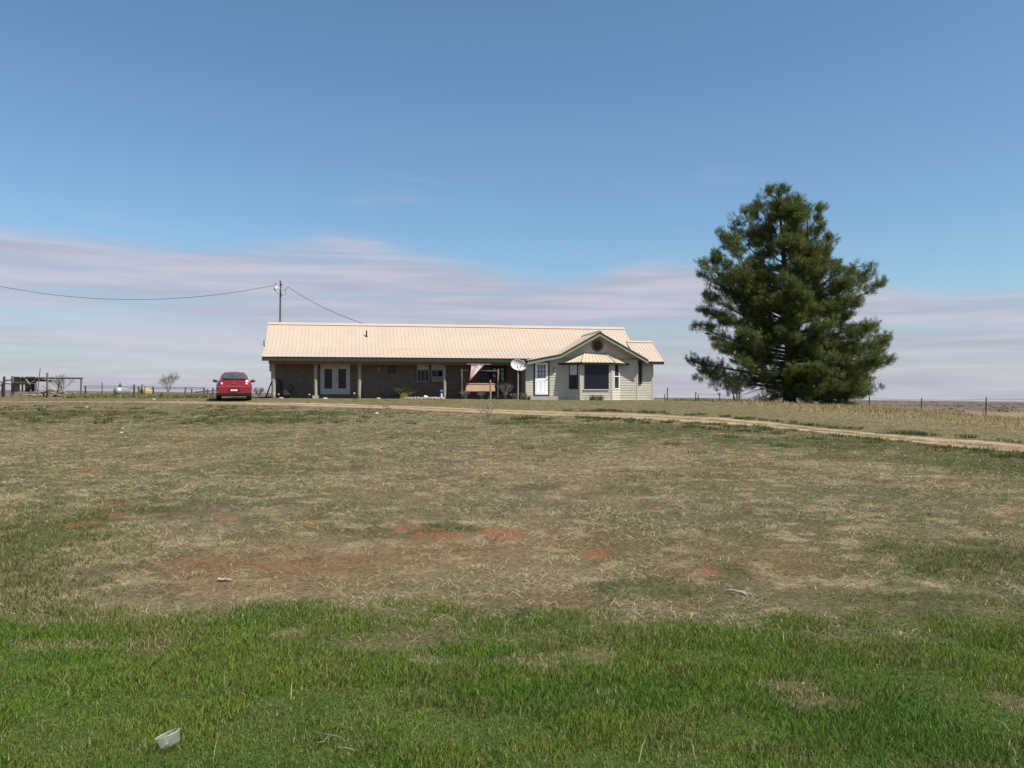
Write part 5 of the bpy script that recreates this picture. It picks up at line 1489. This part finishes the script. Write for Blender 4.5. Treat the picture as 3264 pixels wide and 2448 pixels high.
for (px, w_, ht, seed, lab) in ((1612, .0, 1.1, 41, 'bare branching shrub right of the swing'), (1478, -.1, .6, 42, 'low bare twiggy shrub at the left post of the swing'), (1535, -.2, .5, 43, 'low bare twigs below the swing bench'), (1640, .1, .45, 44, 'low bare twigs between the swing and the satellite dish pole')):
    u_ = hu(px, w_)
    bare('bare_shrub', 0, 0, 0, ht, ht * .9, lab, 'shrub', .1, seed, 4, .02, 'palewood' if ht > 1 else 'twig', nst=3, loc=hp(u_, w_))

# ------------------------------------------------------------------ corral, shed and fence posts on the left
def post(name, px, pt, pb, d, r, label, m='wood', lean=0., cat='post', group=None, sq=False):
    x, y, zb = P(px, pb, d); zt = P(px, pt, d)[2]; g = float(H(x, y)); g = min(g, zb)
    m_ = MB()
    if sq: m_.hexa([(-r, -r, -.2), (r, -r, -.2), (r, r, -.2), (-r, r, -.2), (lean - r, -r, zt - g), (lean + r, -r, zt - g + .01), (lean + r, r, zt - g), (lean - r, r, zt - g)])
    else: m_.tube([(0, 0, -.2), (lean * .5 + .01, 0, (zt - g) * .5), (lean, 0, zt - g)], [r * 1.1, r, r * .92], 8)
    o = m_.build(name, M[m], None); o.location = (x, y, g)
    return tag(o, label, cat, group)
# fence of poles at the far left
x, y, _ = P(13, 1255, 53); g = float(H(x, y))
fn = thing('pole_fence', (x, y, g), 'rough pole fence with a thick post at the left edge of the yard', 'fence')
def rel(px, py, d): p = P(px, py, d); return (p[0] - x, p[1] - y, p[2] - g)
for (px, pt, r) in ((13, 1200, .07), (7, 1221, .05), (-28, 1208, .06)):
    m_ = MB(); a_ = rel(px, pt, 53); m_.tube([(a_[0], 0, -.2), (a_[0] + .01, 0, a_[2])], r, 8); m_.build('post', M['darkwood'], fn)
for (a_, b_, r) in (((-30, 1217), (12, 1218), .035), ((-30, 1226), (12, 1228), .035), ((13, 1213), (41, 1211), .04), ((14, 1222), (41, 1225), .03)):
    m_ = MB(); m_.tube([rel(*a_, 53), rel(*b_, 53)], r, 6); m_.build('rail', M['darkwood'], fn)
# collapsed lean-to shed
x, y, _ = P(78, 1245, 58); g = float(H(x, y))
sh = thing('lean_to_shed', (x, y, g), 'dark half-collapsed wooden lean-to shed with gaps in its back wall', 'shed')
for (px, pt) in ((40, 1199), (97, 1203), (113, 1206)):
    m_ = MB(); a_ = rel(px, pt, 58); m_.tube([(a_[0], 0, -.2), (a_[0], 0, a_[2])], .085 if px != 97 else .06, 7); m_.build('post', M['wood'], sh)
m_ = MB()
for (p0, p1) in ((38, 63), (69, 74), (80, 112)):
    a_, b_ = rel(p0, 1210, 60), rel(p1, 1244, 60); m_.box(a_[0], b_[0], a_[1] - .02, a_[1] + .02, b_[2] - .1, a_[2] + .2)
a_, b_ = rel(52, 1208, 60), rel(100, 1226, 60); m_.box(a_[0], b_[0], a_[1] - .045, a_[1] - .022, b_[2], a_[2] + .1)
m_.build('back_wall', M['darkwood'], sh)
a_, b_ = rel(44, 1203, 57.6), rel(113, 1204, 57.6)
m_ = MB(); m_.hexa([(a_[0], a_[1], a_[2] - .07), (b_[0], a_[1], b_[2] - .07), (b_[0], a_[1] + 2.6, b_[2] - .22), (a_[0], a_[1] + 2.6, a_[2] - .22), (a_[0], a_[1], a_[2]), (b_[0], a_[1], b_[2]), (b_[0], a_[1] + 2.6, b_[2] - .15), (a_[0], a_[1] + 2.6, a_[2] - .15)]); m_.build('roof', M['darkwood'], sh)
m_ = MB(); m_.tube([rel(44, 1219, 57.4), rel(112, 1223, 57.4)], .03, 6); m_.build('rail', M['wood'], sh)
m_ = MB(); m_.tube([rel(82, 1208, 57.2), rel(95, 1226, 57.2)], .04, 6); m_.build('brace', M['palewood'], sh)
m_ = MB(); m_.tube([rel(110, 1212, 57.2), rel(95, 1224, 57.2)], .03, 6); m_.build('brace', M['palewood'], sh)
# long horizontal pole frame
x, y, _ = P(155, 1265, 51); g = float(H(x, y))
pf = thing('corral_gate', (x, y, g), 'long horizontal pole on upright timbers, part of an old corral gate', 'gate frame')
m_ = MB(); m_.tube([rel(112, 1204, 51.2), rel(190, 1205, 51.2), rel(264, 1206, 51.2)], [.05, .045, .055], 7); m_.build('top_pole', M['wood'], pf)
m_ = MB(); a_ = rel(151, 1188, 51); m_.tube([(a_[0], 0, -.2), (a_[0], 0, a_[2])], .055, 8); m_.build('upright', M['wood'], pf)
m_ = MB(); a_ = rel(156, 1243, 51); m_.tube([(a_[0] + .03, -.05, -.2), (a_[0] + .03, -.05, a_[2])], .12, 8); m_.build('base_stump', M['wood'], pf)
m_ = MB(); a_ = rel(259, 1206, 51.2); b_ = rel(258, 1237, 51.2); m_.tube([(b_[0], .2, -.2), a_], .05, 7); m_.build('upright', M['wood'], pf)
m_ = MB(); m_.tube([rel(166, 1213, 51.2), rel(200, 1238, 51.4)], .035, 6); m_.build('brace', M['palewood'], pf)
m_ = MB(); m_.tube([rel(190, 1213, 51.2), rel(184, 1250, 51.4)], .045, 6); m_.build('brace', M['wood'], pf)
post('leaning_stick', 117, 1175, 1245, 52, .028, 'thin stick leaning up out of the ruined shed', lean=.2, cat='stick')
# heap of boards
x, y, _ = P(160, 1245, 57); g = float(H(x, y)); m_ = MB()
rr = np.random.default_rng(3)
for i in range(120):
    a0 = np.array([rr.uniform(-.9, 1.3), rr.uniform(-.5, .5), abs(rr.normal(0, .30)) + .03]); a0[2] *= max(.2, 1 - abs(a0[0]) * .6)
    dv = np.array([rr.normal(0, .5), rr.normal(0, .25), rr.normal(0, .14)]); m_.tube([a0 - dv * .6, a0 + dv * .6], rr.uniform(.02, .06), 5)
o = m_.build('wood_heap', M['palewood'], None); o.location = (x, y, g); tag(o, 'jumbled heap of weathered boards and branches beside the shed', 'wood heap', kind='stuff')
post('wooden_post', 272, 1231, 1257, 53, .05, 'short dark post at the right end of the pole frame', 'darkwood')
post('fence_post', 325, 1219, 1257, 56, .03, 'thin dark metal fence post left of the silver tank', 'rustpost', group='wire fence posts')
post('wooden_post', 427, 1226, 1260, 54, .055, 'thick dark post just right of the silver tank', 'darkwood', lean=.0)
post('wooden_post', 442, 1231, 1258, 55, .07, 'stubby brown post between the tank and the straw bale', 'wood')
post('wooden_post', 450, 1225, 1262, 54, .04, 'thin tall post touching the left side of the straw bale', 'darkwood', lean=.05)
post('wooden_post', 488, 1232, 1258, 54, .05, 'dark post at the right side of the straw bale', 'darkwood')
post('wooden_post', 586, 1235, 1258, 60, .05, 'leaning post standing alone right of the forked bare tree', 'wood', lean=.14)
post('wooden_post', 611, 1239, 1258, 64, .06, 'pale stub post far off left of the car', 'wood')
for (px, pt, lab) in ((651, 1235, 'tallest of the three fence posts close left of the car'), (662, 1240, 'middle, shortest of the three fence posts close left of the car'), (679, 1236, 'fence post nearest the car on its left')):
    post('fence_post', px, pt, 1266, 53, .065, lab, 'wood', group='wooden fence posts beside the car')
m_ = MB(); p0 = P(622, 1250, 54); 
for (a_, b_) in (((622, 1250, 55), (690, 1245, 53)), ((640, 1257, 54), (688, 1256, 53))):
    q0, q1 = P(*a_), P(*b_); m_.tube([(q0[0] - p0[0], q0[1] - p0[1], q0[2] - p0[2]), (q1[0] - p0[0], q1[1] - p0[1], q1[2] - p0[2])], .035, 6)
o = m_.build('fence_rail', M['wood'], None); o.location = p0; tag(o, 'two weathered rails of the fence left of the car', 'fence rail')
q = at(516, 1271); post('stump', 516, 1256, 1270, 50.5, .09, 'dark short stump before the forked bare tree', 'darkwood', cat='stump')
# wire fence behind
m_ = MB(); p0 = P(264, 1232, 56)
for (y0_, y1_) in ((1230, 1236), (1236, 1240)):
    pts_ = [P(px, y0_ + (y1_ - y0_) * (px - 264) / 390 + .8 * math.sin(px * .05), 56) for px in range(264, 660, 30)]
    m_.tube([(a_[0] - p0[0], a_[1] - p0[1], a_[2] - p0[2]) for a_ in pts_], .014, 4)
o = m_.build('fence_wire', M['wire'], None); o.location = p0; tag(o, 'two slack fence wires strung behind the silver tank', 'fence wire')
# propane tank
x, y, _ = P(372, 1268, 52); g = float(H(x, y))
tk = thing('gas_tank', (x, y, g), 'silver rounded gas tank lying on the grass by the weeds', 'gas tank', R(5))
r = .265; zc = .36
m_ = MB(); m_.lathe((0, 0, zc), [(.02, -.02), (.12, .01), (.2, .07), (.245, .14), (r, .24), (r, 1.45), (.245, 1.55), (.2, 1.62), (.12, 1.68), (.02, 1.71)], 22, 'y'); m_.build('shell', M['galv'], tk, smooth=True)
for yy in (.35, 1.3):
    m_ = MB(); m_.box(-.2, .2, yy - .05, yy + .05, 0, .2); m_.build('foot', M['concrete'], tk)
m_ = MB(); m_.lathe((0, .55, zc + r - .02), [(.08, 0), (.08, .12), (.05, .15)], 10); m_.tube([(0, .55, zc + r + .1), (0, .55, zc + r + .27)], .02, 6); m_.build('valve', M['darkmetal'], tk)
# straw bale (yellow)
x, y, _ = P(468, 1258, 56); g = float(H(x, y))
m_ = MB(); m_.lathe((0, 0, .29), [(.05, -.33), (.27, -.33), (.31, -.28), (.31, .28), (.27, .33), (.05, .33)], 18, 'x')
o = m_.build('straw_bale', M['yellow'], None); o.location = (x, y, g); o.rotation_euler = (0, 0, .8); tag(o, 'yellow straw bale standing among dark posts', 'bale')
post('wooden_post', 461, 1231, 1258, 55.3, .03, 'thin post in front of the yellow straw bale', 'wood')
x, y, _ = P(466, 1267, 51); g = float(H(x, y))
m_ = MB(); m_.lathe((0, 0, 0), [(.06, 0), (.08, .16), (.085, .165)], 12); o = m_.build('bucket', M['white'], None); o.location = (x, y, g); tag(o, 'small white bucket in the weeds below the straw bale', 'bucket')
for (px, py, lab, s) in ((490, 1275, 'white stone on the grass below the dark stump', .7), (568, 1282, 'small pale stone left of the car on the drive edge', .5), (276, 1299, 'small pale stone in the grass below the silver tank', .5), (390, 1367, 'white stone in the middle of the dry grass, upper of two', .32), (386, 1381, 'white stone in the middle of the dry grass, lower of two', .38), (1200, 1320, 'small white stone beside the track in front of the porch', .6)):
    x, y, g = at(px, py); m_ = MB(); m_.lathe((0, 0, -.02), [(.08, 0), (.14, .05), (.11, .12), (.04, .16)], 9); m_.v = [(a_ * s * rng.uniform(.8, 1.2), b_ * s * rng.uniform(.8, 1.2), c_2 * s * .8) for a_, b_, c_2 in m_.v]
    o = m_.build('white_stone', M['concrete'], None); o.location = (x, y, g); tag(o, lab, 'stone', 'white stones in the yard')

# ------------------------------------------------------------------ right-hand wire fence
def tpost(px, pt, pb, d, label, first=[None]):
    x, y, zb = P(px, pb, d); zt = P(px, pt, d)[2]; g = float(H(x, y)); h = zt - g
    if first[0] is None:
        m_ = MB(); m_.box(-.03, .03, -.006, .006, -.3, 1.0); m_.box(-.006, .006, -.035, -.007, -.3, 1.0)
        for k in range(12): m_.box(-.018, .018, -.046, -.036, .08 * k, .08 * k + .03)
        o = m_.build('steel_fence_post', M['rustpost'], None); first[0] = o
        tag(o, label, 'fence post', 'steel posts of the wire fence')
    else:
        o = first[0].copy(); COL.objects.link(o); o['label'] = label
    o.location = (x, y, g); o.scale = (1, 1, h); o.rotation_euler = (0, R(rng.uniform(-1, 2.5)), rng.uniform(-.3, .3))
    return (x, y, g + h)
fp = []
for a_ in [(2119, 1256, 1277, 66, 'steel fence post close right of the house, the shorter of that pair'), (2127, 1235, 1276, 62, 'steel fence post close right of the house, the taller of that pair'),
           (2217, 1249, 1284, 62, 'left and taller post of the pair midway between house and pine'), (2225, 1258, 1284, 66, 'right and shorter post of the pair midway between house and pine'),
           (2294, 1252, 1280, 60, 'steel post just left of the small tree under the pine'), (2338, 1260, 1285, 62, 'steel post seen through the small tree under the pine'),
           (2772, 1263, 1318, 60, 'first steel fence post right of the pine'), (2936, 1268, 1327, 56, 'middle steel fence post right of the pine'), (3142, 1266, 1337, 51, 'steel fence post nearest the right edge'),
           (3420, 1262, 1350, 47, 'steel fence post beyond the right edge of the view')]:
    fp.append(tpost(*a_))
m_ = MB(); p0 = fp[6]
run = [fp[2], fp[4], fp[5]] + fp[6:]
for k in (.12, .42, .72):
    pts_ = []
    for i, q_ in enumerate(run):
        pts_.append((q_[0] - p0[0], q_[1] - p0[1] - .04, q_[2] - p0[2] - k))
        if i < len(run) - 1:
            n_ = run[i + 1]; pts_.append(((q_[0] + n_[0]) / 2 - p0[0], (q_[1] + n_[1]) / 2 - p0[1] - .04, (q_[2] + n_[2]) / 2 - p0[2] - k - .05))
    m_.tube(pts_, .007, 4)
o = m_.build('barbed_wire', M['wire'], None); o.location = p0; tag(o, 'three strands of barbed wire strung along the steel posts', 'fence wire')
# bleached brush and bare bushes out on the plain behind the fence
for (px, py, d, ht, sd_, lab) in ((3186, 1318, 95, 1.0, 51, 'pale bleached bush behind the post nearest the right edge'), (3204, 1318, 100, .7, 52, 'small dark bush right of the bleached bush'), (2856, 1296, 120, 1.6, 53, 'bare thin bush between the first two posts right of the pine'), (2236, 1282, 80, .5, 54, 'small bare bush by the post pair between house and pine')):
    bare('plains_bush', px, py, d, ht, ht, lab, 'bush', 0, sd_, 4, .03, 'palewood' if sd_ == 51 else 'twig', nst=3)

# ------------------------------------------------------------------ litter in the foreground
# clear plastic tub
x, y, g = at(545, 2400)
tub = thing('plastic_tub', (x, y, g + .03), 'clear plastic tub tilted over in the green grass near the viewer', 'tub')
pm = bpy.data.materials.new('clear_plastic'); pm.use_nodes = True
N = pm.node_tree.nodes; L = pm.node_tree.links; B = N['Principled BSDF']
B.inputs['Base Color'].default_value = (.55, .56, .52, 1); B.inputs['Roughness'].default_value = .18; B.inputs['Specular IOR Level'].default_value = .6
tb = N.new('ShaderNodeBsdfTransparent'); tb.inputs['Color'].default_value = (.95, .96, .93, 1)
mxs = N.new('ShaderNodeMixShader'); mxs.inputs[0].default_value = .17
L.new(tb.outputs[0], mxs.inputs[1]); L.new(B.outputs[0], mxs.inputs[2]); L.new(mxs.outputs[0], N['Material Output'].inputs['Surface'])
n = 40; vs = []; fs = []
prof = [(.0, .0), (.045, .0), (.049, .004), (.051, .012), (.060, .060), (.0605, .062)]
for (r_, z_) in prof:
    for k in range(n):
        q_ = 2 * math.pi * k / n; vs.append((r_ * math.cos(q_), r_ * math.sin(q_), z_))
for i in range(len(prof) - 1):
    for k in range(n): fs.append((i * n + k, i * n + (k + 1) % n, (i + 1) * n + (k + 1) % n, (i + 1) * n + k))
m_ = MB(); m_.add(vs, fs); bo_ = m_.build('cup_wall', pm, tub, smooth=True)
m_ = MB(); m_.tube([(.0615 * math.cos(2 * math.pi * k / n), .0615 * math.sin(2 * math.pi * k / n), .062) for k in range(n + 1)], .0024, 6); rm_ = m_.build('rim', mat('milky_plastic_rim', (.42, .42, .36), .25, 0, .05), tub)
tub.rotation_euler = (R(-3), R(-21), R(0)); tub.scale = (.88, .88, .8)
# bleached forked stick
def stick(name, px, py, pts_, rad, label, cat, m='palewood'):
    x, y, g = at(px, py); m_ = MB()
    for p_, r_ in zip(pts_, rad): m_.tube(p_, r_, 7)
    o = m_.build(name, M[m], None); o.location = (x, y, g); return tag(o, label, cat)
M['bone'] = mat('bleached_bone_wood', (.38, .33, .26), .8, 0, .12, 30, bump=.3)
stick('forked_stick', 2345, 1897, [[(-.105, .08, .03), (-.06, .055, .035), (.0, .01, .035), (.05, -.02, .03)], [(.0, .015, .03), (.06, .01, .03), (.14, -.035, .015)], [(.04, -.015, .03), (.08, -.06, .025), (.115, -.10, .01)], [(.05, .06, .02), (.1, .035, .03), (.13, .02, .02)]],
      [[.008, .013, .012, .010], [.010, .009, .006], [.011, .010, .007], [.006, .007, .005]], 'bleached forked piece of wood on the dry grass at right', 'stick', 'bone').scale = (.66, .66, .8)
# torn white scrap
x, y, g = at(717, 1853); vs = []; fs = []
for i in range(9):
    for j in range(4):
        vs.append((-.09 + i * .023 + rng.normal(0, .004), -.045 + j * .03 * (1 - abs(i - 4) * .12) + rng.normal(0, .004), .035 + rng.normal(0, .009)))
for i in range(8):
    for j in range(3): fs.append((i * 4 + j, i * 4 + j + 1, i * 4 + j + 5, i * 4 + j + 4))
k = len(vs); vs += [(a_, b_, c_2 - .003) for a_, b_, c_2 in vs]; fs += [tuple(k + q_ for q_ in f[::-1]) for f in fs]
m_ = MB(); m_.add(vs, fs); o = m_.build('paper_scrap', mat('dirty_white_paper', (.33, .29, .22), .8, 0, .15, 30), None); o.location = (x, y, g); o.scale = (.66, .66, .6); tag(o, 'torn dirty white scrap lying on the dry grass at left', 'litter')
def gpath(px0, py0, pts, z=.045):
    o_ = np.array(at(px0, py0)); return [tuple(np.array(at(*q)) - o_ + np.array([0, 0, z + rng.uniform(-.008, .008)])) for q in pts]
stick('dry_stalk', 1075, 2385, [gpath(1075, 2385, [(1012, 2366), (1035, 2378), (1062, 2383), (1085, 2392), (1102, 2402)]), gpath(1075, 2385, [(1046, 2380), (1032, 2394), (1010, 2405)])], [[.0016, .0020, .0024, .0024, .0018], [.0016, .0014, .001]], 'pale branching dry stalk lying on the green grass near the bottom', 'stalk')
stick('small_twig', 1105, 2440, [[(-.05, .05, .05), (.0, .03, .055), (.03, .02, .05)]], [[.0025, .003, .002]], 'short pale twig at the bottom below the branching stalk', 'twig')
x, y, g = at(2560, 2194); m_ = MB(); m_.hexa([(-.014, -.006, .0), (.016, -.004, .0), (.014, .008, .0), (-.012, .007, .0), (-.012, -.006, .01), (.014, -.004, .012), (.012, .006, .01), (-.01, .006, .009)])
o = m_.build('white_chip', M['concrete'], None); o.location = (x, y, g + .02); o.scale = (.7, .7, .7); tag(o, 'tiny white chip on the dead patch in the green grass', 'litter')
